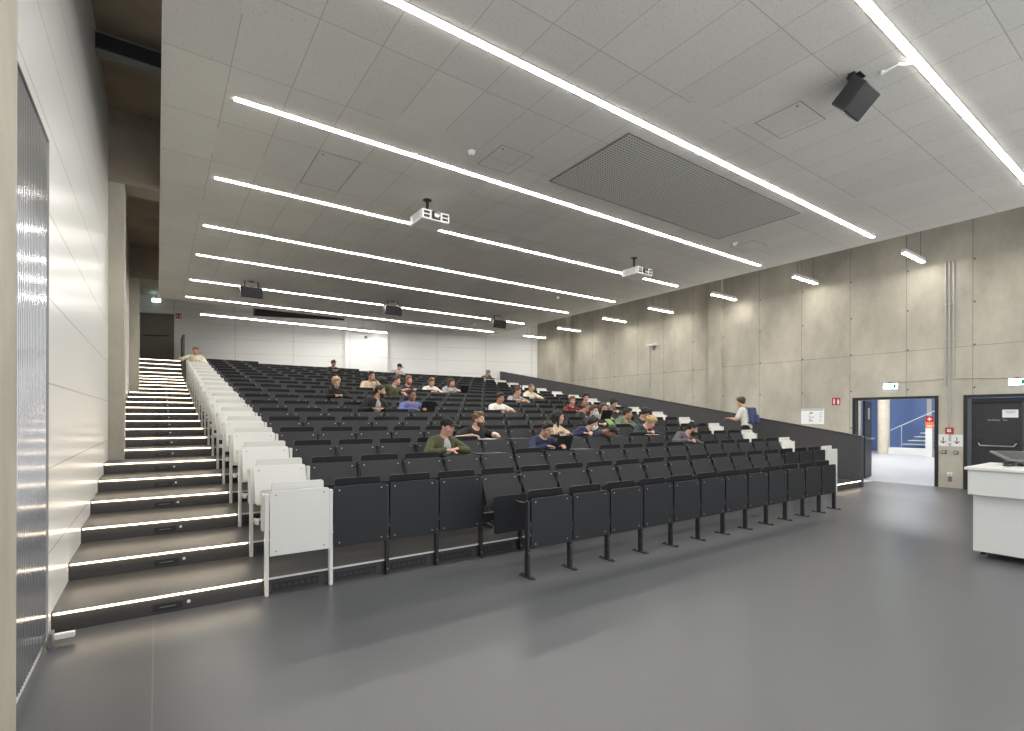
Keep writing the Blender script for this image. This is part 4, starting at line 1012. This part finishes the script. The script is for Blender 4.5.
def pendant_light(y, xa, xb, label, grp, lm='wlight'):
    o = empty('pendant_light', ((xa + xb) / 2, y, ZW)); tag(o, label, 'ceiling light', grp)
    h = (xb - xa) / 2
    MB().box((-h, -.045, .004), (h, .045, .085), M['whitemetal'], bev=.006).build('housing', o)
    MB().box((-h + .01, -.038, -.006), (h - .01, .038, .005), M[lm]).build('diffuser', o)
    for q in (-h * .7, h * .7): MB().cyl((q, 0, .08), (q, 0, ZS - ZW), .006, M['plastic_g'], n=6).build('suspension_rod', o)
for k in range(0, 8):
    pendant_light(YL[k] * .962, 13.36, 14.58, 'short hanging light by the concrete wall, %s from the front' % ORD[k + 1], 'short lights along the concrete wall')
pendant_light(21.05, 1.25, 8.10, 'long hanging line light washing the white back wall', None, 'backlight')

# ------------------------------------------------------------------ things on the ceiling
g = empty('perforated_ceiling_panel', (7.376, 5.44, ZC)); tag(g, 'large perforated metal panel between the second and third line light', 'ceiling panel')
MB().box((-2.27, -.82, -.012), (2.27, .82, -.002), M['perf']).build('perforated_sheet', g)
b = MB()
for lo, hi in (((-2.285, -.835), (2.285, -.82)), ((-2.285, .82), (2.285, .835)), ((-2.285, -.82), (-2.27, .82)), ((2.27, -.82), (2.285, .82)), ((-.76, -.82), (-.752, .82)), ((.752, -.82), (.76, .82))):
    b.box((*lo, -.016), (*hi, -.0), M['plastic_g'] if hi[0] - lo[0] > .1 or abs(lo[0]) > 2 else M['plastic_lg'])
b.build('frame', g)
M['hatch'] = plain('hatch_frame', (.30, .295, .27), .6)
HATCH = [((3.90, 5.84), (4.44, 6.47), 'small square ceiling hatch behind the second line light'), ((6.25, 2.99), (6.87, 3.53), 'square ceiling hatch near the large speaker'),
         ((1.88, 7.45), (2.45, 8.61), 'tall oblong ceiling hatch between the second and third line light'), ((10.36, 5.90), (10.88, 6.42), 'small ceiling hatch between the perforated panel and the concrete wall')]
for lo, hi, lab in HATCH:
    h = empty('ceiling_hatch', ((lo[0] + hi[0]) / 2, (lo[1] + hi[1]) / 2, ZC)); tag(h, lab, 'hatch', 'access hatches in the ceiling')
    a, c = (hi[0] - lo[0]) / 2, (hi[1] - lo[1]) / 2
    MB().box((-a, -c, -.004), (a, c, -.001), M['ceil']).build('lid', h)
    f = MB(); e = .012
    f.box((-a - e, -c - e, -.003), (a + e, -c, 0), M['hatch']).box((-a - e, c, -.003), (a + e, c + e, 0), M['hatch']).box((-a - e, -c, -.003), (-a, c, 0), M['hatch']).box((a, -c, -.003), (a + e, c, 0), M['hatch'])
    f.build('frame', h)
    MB().cyl((-a + .06, -c + .06, -.008), (-a + .06, -c + .06, -.003), .016, M['plastic_g'], n=10).build('lock', h)
def projector(x, y, label, drop=.30, k=1.0):
    o = empty('projector', (x, y, ZC)); tag(o, label, 'projector', 'white projectors under the ceiling')
    MB().cyl((0, 0, -.012), (0, 0, 0), .075, M['plastic_b'], n=16).cyl((0, 0, -drop + .02), (0, 0, 0), .026, M['plastic_b']).box((-.12, -.03, -drop - .01), (.12, .12, -drop + .03), M['plastic_b'], bev=.006).build('ceiling_mount', o)
    z1, z0 = -drop, -drop - .17; w, d0, d1 = .255, -.34, .16
    MB().box((-w, d0, z0), (w, d1, z1), M['plastic_w'], bev=.022).build('body', o)
    f = MB()
    f.box((-.085, d0 - .012, z0 + .025), (.085, d0 + .02, z1 - .012), M['plastic_b'], bev=.01)
    lz = (z0 + z1) / 2 + .005
    f.cyl((0, d0 - .035, lz), (0, d0, lz), .058, M['plastic_g'], n=20).cyl((0, d0 - .040, lz), (0, d0 - .034, lz), .045, M['lens'], n=20)
    f.build('lens', o)
    v = MB()
    for sx in (-1, 1):
        for q in (0, 1):
            xa, xb = sorted((sx * .115, sx * .225))
            v.box((xa, d0 - .003, z0 + .03 + q * .062), (xb, d0 + .01, z0 + .075 + q * .062), M['plastic_b'])
    for q in range(9): v.box((-w - .003, d0 + .09 + q * .035, z0 + .03), (-w + .004, d0 + .108 + q * .035, z1 - .03), M['plastic_lg'])
    v.build('air_vent', o)
projector(3.83, 8.06, 'white projector hanging at the third line light, nearer the stairs')
projector(9.22, 8.18, 'white projector hanging at the third line light, nearer the concrete wall')
def speaker(x, y, label, w, h, d, yaw, tilt, drop):
    o = empty('ceiling_loudspeaker', (x, y, ZC), R(yaw)); tag(o, label, 'loudspeaker', 'black speakers under the ceiling')
    bk = MB()
    bk.box((-.07, -.07, -.012), (.07, .07, 0), M['plastic_b'], bev=.003)
    for sx in (-1, 1): bk.box((sx * (w * .30) - .012, -.035, -drop - h * .45), (sx * (w * .30) + .012, .035, -.0), M['plastic_b'], bev=.003)
    bk.build('bracket', o)
    q = Matrix.Translation((0, 0, -drop - h * .5)) @ Matrix.Rotation(R(tilt), 4, 'X')
    MB().box((-w / 2, -d / 2, -h / 2), (w / 2, d / 2, h / 2), M['plastic_b'], q, bev=.012).build('cabinet', o)
    MB().box((-w / 2 + .012, -d / 2 - .006, -h / 2 + .012), (w / 2 - .012, -d / 2 + .002, h / 2 - .012), M['blackedge'], q, bev=.003).build('grille', o)
    return o
sp = speaker(6.30, 2.42, 'large black speaker hanging from the ceiling near the front line light', .36, .31, .20, 0, 48, .09)
MB().tube([(.05, .05, -.02), (.20, .10, -.06), (.24, .02, -.16), (.12, .10, -.25)], .007, M['plastic_b']).tube([(.05, .05, -.02), (.14, .16, -.05), (.10, .13, -.18)], .006, M['plastic_b']).build('cable', sp)
for (x, y), lab in zip(((2.15, 15.8), (6.28, 15.8), (10.40, 15.8)), ('nearest the stairs', 'in the middle', 'nearest the concrete wall')):
    speaker(x, y, 'black ceiling speaker at the back of the hall, %s' % lab, .56, .28, .26, 0, 14, .16)
o = tag(MB().tube([(6.44, 2.22, ZC - .03), (6.40, 2.06, ZC - .03), (6.50, 1.985, ZC - .03)], .016, M['plastic_w']).cyl((6.44, 2.22, ZC - .035), (6.44, 2.22, ZC), .022, M['plastic_w']).build('ceiling_conduit'), 'white bent conduit on the ceiling beside the large speaker', 'conduit')
for k, (x, y, lab) in enumerate(((3.64, 6.226, 'beside the small square hatch'), (10.198, 6.223, 'beside the perforated panel'), (10.273, 12.231, 'behind the fourth line light'), (10.42, 17.556, 'at the back of the ceiling'))):
    o = empty('smoke_detector', (x, y, ZC)); tag(o, 'round white smoke detector on the ceiling %s' % lab, 'smoke detector', 'smoke detectors on the ceiling')
    MB().cyl((0, 0, -.02), (0, 0, 0), .055, M['plastic_w'], n=18).build('base', o)
    MB().cyl((0, 0, -.055), (0, 0, -.02), .030, M['plastic_w'], r1=.045, n=18).build('sensor_head', o)

# ------------------------------------------------------------------ right wall: doors
def wall_m(y, z, out=.0, x=None):
    """frame lying on the right wall: local x runs towards the front of the hall (picture right), local y up, local z out of the wall"""
    return Matrix(((0, 0, -1, (XR if x is None else x) - out), (-1, 0, 0, y), (0, 1, 0, z), (0, 0, 0, 1)))
def door_frame(ya, yb, zt, name, label):
    b = MB()
    x0, x1 = XR - .02, XR + T + .01
    b.box((x0, ya, 0), (x1, ya + .07, zt), M['doorframe'], bev=.004); b.box((x0, yb - .07, 0), (x1, yb, zt), M['doorframe'], bev=.004); b.box((x0, ya + .07, zt - .06), (x1, yb - .07, zt), M['doorframe'], bev=.004)
    return struct(name, b, label, 'door')
d1 = door_frame(*DOOR[0], 'door_1', 'open double doorway to the bright blue lobby')
lf = empty('leaf', (XR + T + .02, 5.655, 0)); lf.parent = d1; lf.rotation_euler = (0, 0, R(10))
MB().box((0, -.05, .012), (.82, 0, 2.03), M['door'], bev=.003).build('leaf_panel', lf)
MB().tube([(.10, -.05, 1.06), (.14, -.13, 1.03), (.70, -.13, 1.03), (.74, -.05, 1.06)], .014, M['steel']).build('panic_bar', lf)
MB().box((.34, -.0525, 1.55), (.55, -.0505, 1.85), M['paper']).build('notice', lf)
MB().box((XR + .03, 5.595, .02), (XR + .05, 5.645, 2.03), M['alu']).build('seal_strip', d1)
d2 = door_frame(*DOOR[1], 'door_2', 'closed dark double door behind the white lectern')
lf = MB().box((XR + .10, 2.61, .01), (XR + .155, 3.43, 2.03), M['door'], bev=.003).build('leaf', d2)
MB().box((XR + .10, 1.79, .01), (XR + .155, 2.60, 2.03), M['door'], bev=.003).build('leaf', d2)
MB().box((XR + .05, 1.8, 1.94), (XR + .10, 3.42, 2.03), M['doorframe'], bev=.003).build('door_closer_rail', d2)
mt = wall_m(0, 0, -.10)
pb = MB()
pb.box((XR + .06, 3.28, 1.01), (XR + .10, 3.34, 1.13), M['blackmetal'], bev=.005).box((XR + .06, 2.66, 1.01), (XR + .10, 2.72, 1.13), M['blackmetal'], bev=.005)
pb.tube([(XR + .08, 3.31, 1.07), (XR + .0, 3.27, .99), (XR + .0, 2.73, .99), (XR + .08, 2.69, 1.07)], .014, M['steel'])
pb.build('panic_bar', lf)
MB().box((-.125, -.085, 0), (.125, .085, .002), M['paper'], wall_m(2.80, 1.69, -.098)).build('notice', d2)
for k, (wd, dz_) in enumerate(((.18, .045), (.14, .01))): MB().box((-wd / 2, dz_, .0021), (wd / 2, dz_ + .012, .0026), M['greyink'], wall_m(2.80, 1.69, -.098)).build('notice_line', d2)
text('door_lettering', 'Audimax  T\u00fcr', .058, M['plastic_lg'], wall_m(3.0, 1.55, -.097), d2)

# exit lights
def exit_light(mt, label, parent_name='exit_sign'):
    o = empty(parent_name); o.matrix_world = mt; tag(o, label, 'exit sign', 'lit green exit signs')
    MB().box((-.05, .066, 0), (.05, .10, .05), M['plastic_g']).box((-.15, -.066, .0), (.15, .066, .035), M['plastic_w'], bev=.004).build('housing', o)
    MB().box((-.14, -.060, .035), (.14, .060, .040), M['exitw']).build('lit_panel', o)
    p = MB(); z = .0402
    def qd(pts): p.add([(x, y, z) for x, y in pts], [list(range(len(pts)))], M['green'])
    qd([(.05, -.055), (.12, -.055), (.12, .055), (.05, .055)])                       # doorway
    qd([(-.13, -.012), (-.085, -.012), (-.085, .012), (-.13, .012)]); qd([(-.135, 0), (-.12, -.03), (-.12, .03)])
    p.add([(-.01 + .016 * math.cos(a), .05 + .016 * math.sin(a), z) for a in [2 * math.pi * i / 10 for i in range(10)]], [list(range(10))], M['green'])
    qd([(-.03, .03), (.015, .03), (.005, -.015), (-.02, -.015)]); qd([(-.02, -.015), (-.006, -.015), (-.045, -.058), (-.06, -.05)]); qd([(-.006, -.015), (.006, -.012), (.03, -.058), (.015, -.06)])
    p.build('pictogram', o)
exit_light(wall_m(4.92, 2.37, .0), 'lit exit sign above the open doorway')
exit_light(wall_m(2.66, 2.355, .0), 'lit exit sign above the closed dark door')
# evacuation plan, red fire sign, arrow signs, call point, sockets, conduits
pl = empty('evacuation_plan_sign'); pl.matrix_world = wall_m(6.75, 1.625); tag(pl, 'white evacuation plan on the concrete wall above the balustrade', 'sign')
MB().box((-.30, -.21, 0), (.30, .21, .012), M['paper'], bev=.002).build('board', pl)
b = MB().box((-.29, .165, .0121), (.28, .195, .0126), M['greyink'])
rr = random.Random(3)
for k in range(13): 
    x, y, w, h = rr.uniform(-.13, .0), rr.uniform(-.15, .11), rr.uniform(.02, .06), rr.uniform(.01, .04); b.box((x, y, .0121), (x + w, y + h, .0125), M['greyink'])
for k in range(6): b.box((.18, .10 - .05 * k, .0121), (.26 - .02 * (k % 2), .112 - .05 * k, .0125), M['greyink'])
b.build('drawing', pl)
fs = empty('fire_extinguisher_sign'); fs.matrix_world = wall_m(6.157, 2.025); tag(fs, 'small red fire extinguisher sign on the concrete wall beside the open doorway', 'sign')
MB().box((-.10, -.10, 0), (.10, .10, .004), M['red']).build('plate', fs)
def quad(mb, pts, m, z): mb.add([(x, y, z) for x, y in pts], [list(range(len(pts)))], m)
b = MB(); quad(b, [(.03, -.07), (.075, -.07), (.075, .035), (.03, .035)], M['paper'], .0045); quad(b, [(.043, .04), (.062, .04), (.062, .07), (.043, .07)], M['paper'], .0045)
quad(b, [(-.075, .03), (-.02, .03), (-.0475, .075)], M['paper'], .0045); quad(b, [(-.06, -.07), (-.035, -.07), (-.025, .02), (-.07, .02)], M['paper'], .0045); b.build('pictogram', fs)
for k, (yc, lab) in enumerate(((3.903, 'nearer the open doorway'), (3.658, 'nearer the dark door'))):
    s_ = empty('arrow_sign'); s_.matrix_world = wall_m(yc, 1.08, .0 + .0); tag(s_, 'white sign with a downward black arrow, %s' % lab, 'sign', 'pair of white arrow signs')
    MB().box((-.105, -.135, .0), (.105, .135, .004), M['paper']).build('plate', s_)
    b = MB(); quad(b, [(-.008, -.05), (.008, -.05), (.008, .075), (-.008, .075)], M['ink'], .0045)
    quad(b, [(0, -.075), (.055, -.022), (.046, -.010), (0, -.052)], M['ink'], .0045); quad(b, [(0, -.052), (-.046, -.010), (-.055, -.022), (0, -.075)], M['ink'], .0045); b.build('arrow', s_)
    so = empty('wall_socket'); so.matrix_world = wall_m(yc - .02 + .03 * k, .815); tag(so, 'grey round wall switch under the arrow sign %s' % lab, 'switch', 'grey switches under the arrow signs')
    MB().box((-.042, -.042, 0), (.042, .042, .045), M['plastic_g'], bev=.008).build('box', so); MB().cyl((0, 0, .045), (0, 0, .058), .028, M['plastic_lg'], n=16).build('knob', so)
al = empty('fire_call_point'); al.matrix_world = wall_m(3.785, 1.305); tag(al, 'red square fire call point above the arrow signs', 'call point')
MB().box((-.07, -.07, 0), (.07, .07, .05), M['red'], bev=.006).build('housing', al); MB().box((-.035, -.035, .05), (.035, .035, .053), M['paper']).cyl((0, 0, .053), (0, 0, .058), .012, M['ink'], n=12).build('window', al)
kb = empty('key_switch'); kb.matrix_world = wall_m(3.78, 1.06); tag(kb, 'narrow grey key switch between the two arrow signs', 'switch')
MB().box((-.02, -.10, 0), (.02, .12, .03), M['plastic_lg'], bev=.004).build('housing', kb); MB().box((-.02, -.04, .03), (.02, .0, .034), M['paper']).build('label_strip', kb)
ol = empty('power_outlet'); ol.matrix_world = wall_m(3.78, .30); tag(ol, 'white power outlet low on the wall between the doors', 'outlet')
MB().box((-.045, -.04, 0), (.045, .05, .04), M['plastic_w'], bev=.005).build('housing', ol); MB().cyl((0, .005, .04), (0, .005, .043), .025, M['plastic_lg'], n=14).build('socket', ol)
MB().box((-.03, -.16, 0), (.03, -.06, .02), M['plastic_g'], bev=.004).build('junction_box', ol)
CON = [((3.86, 5.16), (3.86, 2.30), 'steel conduit on the wall running down to the door lights'), ((3.79, 5.16), (3.79, 1.38), 'long steel conduit running down to the red call point'), ((3.715, 5.16), (3.715, 2.55), 'short steel conduit ending above the arrow signs')]
for (ya, za), (yb, zb), lab in CON:
    c = MB().tube([(XR - .022, ya, za), (XR - .022, yb, zb)], .015, M['steel'])
    o = tag(c.build('conduit'), lab, 'conduit', 'steel conduits between the doors')
    cl = MB()
    for z in (4.2, 3.4, 2.65):
        if z > zb: cl.box((XR - .04, ya - .024, z - .012), (XR, ya + .024, z + .012), M['plastic_lg'])
    cl.build('clip', o)
for (ya, za), (yb, zb), lab in (((3.845, 2.49), (4.95, 2.47), 'thin horizontal conduit leading to the exit sign over the open doorway'), ((3.70, 2.49), (2.66, 2.45), 'thin horizontal conduit leading to the exit sign over the dark door')):
    tag(MB().tube([(XR - .015, ya, za), (XR - .015, yb, zb)], .010, M['plastic_lg']).build('conduit'), lab, 'conduit')
wc = empty('wall_antenna', (XR2 + .02, 12.36, 4.24)); tag(wc, 'small white antenna box on the set-back concrete wall', 'antenna')
MB().box((-.20, -.22, -.02), (0, .22, .03), M['plastic_w'], bev=.008).build('housing', wc); MB().prism([(-.10, -.02), (.10, -.02), (0, -.20)], 'x', -.02, 0, M['plastic_g']).build('bracket', wc)
MB().tube([(-.012, .17, 0), (-.012, .17, -1.58)], .009, M['plastic_g']).build('cable', wc)

# ------------------------------------------------------------------ lobby beyond the open doorway
struct('floor_lobby', MB().box((XR, -2, -.12), (31, 16, -.001), M['lobbyfloor']), 'pale tiled lobby floor beyond the doorway', 'floor')
struct('wall_lobby', MB().box((28.4, 1.0, 0), (28.6, 16, 5.0), M['blue']), 'blue lobby wall seen through the doorway', 'wall')
struct('wall_lobby_side', MB().box((XR + T, 15.8, 0), (28.4, 16, 5.0), M['conc_pale']).box((XR + T, -2, 0), (28.4, -1.8, 5.0), M['conc_pale']), 'pale side walls of the lobby', 'wall')
struct('ceiling_lobby', MB().box((XR + T, -2, 5.0), (28.6, 16, 5.2), M['plastic_w']), 'white lobby ceiling', 'ceiling')
for k, (x, y) in enumerate(((19.5, 6.0), (24.0, 7.5), (22.0, 10.0))):  # added panels, unseen from the hall, that brighten the lobby
    o = empty('lobby_fill_light', (x, y, 4.985)); tag(o, 'added flat fill light above the lobby, out of view, %s from the doorway' % ORD[k + 1], 'ceiling light', 'added lobby fill lights')
    MB().box((-1.0, -.6, -.05), (1.0, .6, 0), M['plastic_w']).build('housing', o); MB().box((-.97, -.57, -.056), (.97, .57, -.05), M['lobbyfill']).build('diffuser', o)
struct('lobby_column', MB().cyl((26.55, 9.07, 0), (26.55, 9.07, 5.0), .225, M['lobbycol'], n=40), 'round pale concrete column in the lobby', 'column')
struct('trim_1', MB().box((28.30, 7.85, 0), (28.4, 8.02, 5.0), M['plastic_lg']).box((28.30, 10.6, 0), (28.4, 10.75, 5.0), M['plastic_lg']), 'pale mullions on the blue lobby wall', 'trim')
bn = tag(MB().box((26.2, 7.25, 0), (26.7, 8.78, .29), M['plastic_w'], bev=.01).build('lobby_bench'), 'low white bench block in the lobby in front of the blue wall', 'bench')
st = empty('lobby_staircase', (27.2, 7.6, 0)); tag(st, 'pale lobby staircase with thin handrail against the blue wall', 'staircase')
for k in range(8): MB().box((0, -1.3 + k * .06, .40 + .17 * k), (.75, 1.0 - k * .22, .43 + .17 * k), M['plastic_w'] if k % 1 == 0 else M['plastic_lg']).build('tread', st)
MB().tube([(-.05, 1.55, .95), (-.05, -.35, 1.98), (-.05, -1.6, 1.98)], .018, M['plastic_w']).tube([(-.05, 1.0, .3), (-.05, 1.0, 1.22)], .012, M['plastic_w']).tube([(-.05, -.35, .3), (-.05, -.35, 1.98)], .012, M['plastic_w']).build('handrail', st)
po = empty('extinguisher_pillar', (25.6, 7.16, 0)); tag(po, 'white lobby post with a red and orange sign on top', 'post')
MB().box((-.11, -.11, 0), (.11, .11, 1.17), M['plastic_w'], bev=.006).build('post', po)
b = MB().box((-.03, -.13, 1.42), (-.02, .13, 1.66), M['red']).box((-.03, -.13, 1.17), (-.02, .13, 1.42), M['orange'])
b.box((-.034, -.02, 1.47), (-.03, .02, 1.61), M['paper']).box((-.034, -.07, 1.52), (-.03, .07, 1.56), M['paper']).box((-.034, -.08, 1.24), (-.03, .08, 1.28), M['paper']).build('sign_plate', po)

# ------------------------------------------------------------------ landing door at the head of the stairs
d3 = struct('door_3', MB().box((along(-.55), -.03, 3.73), (along(.50), .01, 5.62), M['dimdoor'], bmat(-1.0)), 'grey door at the head of the lit stairs', 'door')
MB().box((along(-.58), -.05, 5.62), (along(.56), .01, 5.70), M['dimdoor'], bmat(-1.0)).box((along(.50), -.05, 3.73), (along(.56), .01, 5.62), M['dimdoor'], bmat(-1.0)).build('door_frame', d3)
mt = bmat(-1.0)
MB().tube([(along(-.45), -.03, 4.85), (along(-.40), -.11, 4.80), (along(.32), -.11, 4.80), (along(.38), -.03, 4.85)], .018, M['plastic_b'], mat=mt).build('panic_bar', d3)
MB().box((along(-.2), -.034, 5.17), (along(.2), -.03, 5.19), M['plastic_g'], mt).build('lettering', d3)
em = bmat(-.02, .01) @ Matrix.Translation((0, 0, 6.22)) @ Matrix.Rotation(R(90), 4, 'X')
exit_light(em, 'lit exit sign above the grey door at the head of the stairs')
fs2 = empty('fire_extinguisher_sign'); fs2.matrix_world = bmat(.70, .0) @ Matrix.Translation((0, 0, 5.64)) @ Matrix.Rotation(R(90), 4, 'X'); tag(fs2, 'small red sign beside the grey door at the head of the stairs', 'sign')
MB().box((-.10, -.10, 0), (.10, .10, .004), M['red']).build('plate', fs2)
b = MB(); quad(b, [(.03, -.07), (.075, -.07), (.075, .05), (.03, .05)], M['paper'], .0045); quad(b, [(-.07, -.05), (-.03, -.05), (-.03, .05), (-.07, .05)], M['paper'], .0045); b.build('pictogram', fs2)
cm = empty('dome_camera'); cm.matrix_world = bmat(7.55, .22) @ Matrix.Translation((0, 0, 5.08)); tag(cm, 'small dome camera on the boxed-out white wall', 'camera')
MB().cyl((0, .0, .02), (0, -.10, .02), .05, M['plastic_w'], n=16).build('mount', cm); MB().ball((0, -.09, -.03), .065, M['plastic_g'], n=16).build('dome', cm)
db = tag(MB().box((-.10, -.12, 0), (.10, .0, .04), M['plastic_w'], bmat(1.25) @ Matrix.Translation((0, 0, 5.55)), bev=.005).build('wall_sensor'), 'small white sensor on the back wall above the top white seat', 'sensor')

# ------------------------------------------------------------------ lectern with pen display
lc = empty('lectern', (8.10, .95, 0)); tag(lc, 'large white lectern on castors in front of the dark double door', 'lectern')
MB().box((-.41, -1.3, .075), (.45, .80, .72), M['deskw'], bev=.004).build('cabinet', lc)
MB().box((-.505, -1.35, .725), (.50, .825, 1.005), M['deskw'], bev=.004).build('upper_section', lc)
MB().box((-.53, -1.38, 1.008), (.53, .85, 1.038), M['white'], bev=.003).build('top', lc)
for sx in (-.34, .38):
    for y in (-1.2, .72):
        w_ = MB().cyl((sx - .015, y, .035), (sx + .015, y, .035), .035, M['plastic_g'], n=16).box((sx - .022, y - .02, .035), (sx + .022, y + .02, .078), M['plastic_b'])
        w_.build('castor', lc)
pd_ = empty('pen_display', (8.42, 1.40, 1.039), R(-50)); tag(pd_, 'dark grey tilted pen display on the white lectern', 'monitor')
MB().box((-.12, -.10, 0), (.12, .12, .012), M['plastic_b'], bev=.004).tube([(0, .06, .01), (0, .10, .06), (0, .05, .09)], .022, M['plastic_g']).build('stand', pd_)
q = Matrix.Translation((0, 0, .10)) @ Matrix.Rotation(R(13), 4, 'X')
MB().box((-.30, -.20, -.012), (.30, .20, .014), M['plastic_g'], q, bev=.006).build('housing', pd_); MB().box((-.27, -.165, .0145), (.27, .17, .0155), M['blackmetal'], q).build('screen', pd_)
cb = MB()
cb.tube([(7.98 + .08 * math.cos(a) + .012 * a * .3, 1.50 + .05 * math.sin(a), 1.050 + .003 * a) for a in [i * .5 for i in range(34)]] + [(8.3, 1.45, 1.05)], .009, M['plastic_b'])
tag(cb.build('cable_coil'), 'black coiled cable lying on the white lectern beside the display', 'cable')

# ------------------------------------------------------------------ light and view
wd = bpy.data.worlds.new('world'); SC.world = wd; wd.use_nodes = True
bg = wd.node_tree.nodes['Background']; bg.inputs[0].default_value = (.95, .97, 1, 1); bg.inputs[1].default_value = WORLD_S
SC.view_settings.view_transform = 'Standard'; SC.view_settings.look = 'None'
SC.view_settings.exposure = EXPO; SC.view_settings.gamma = 1; SC.view_settings.use_curve_mapping = False
SC.cycles.use_denoising = True
SC.cycles.max_bounces = 10; SC.cycles.diffuse_bounces = 6; SC.cycles.glossy_bounces = 4
SC.cycles.sample_clamp_indirect = 6
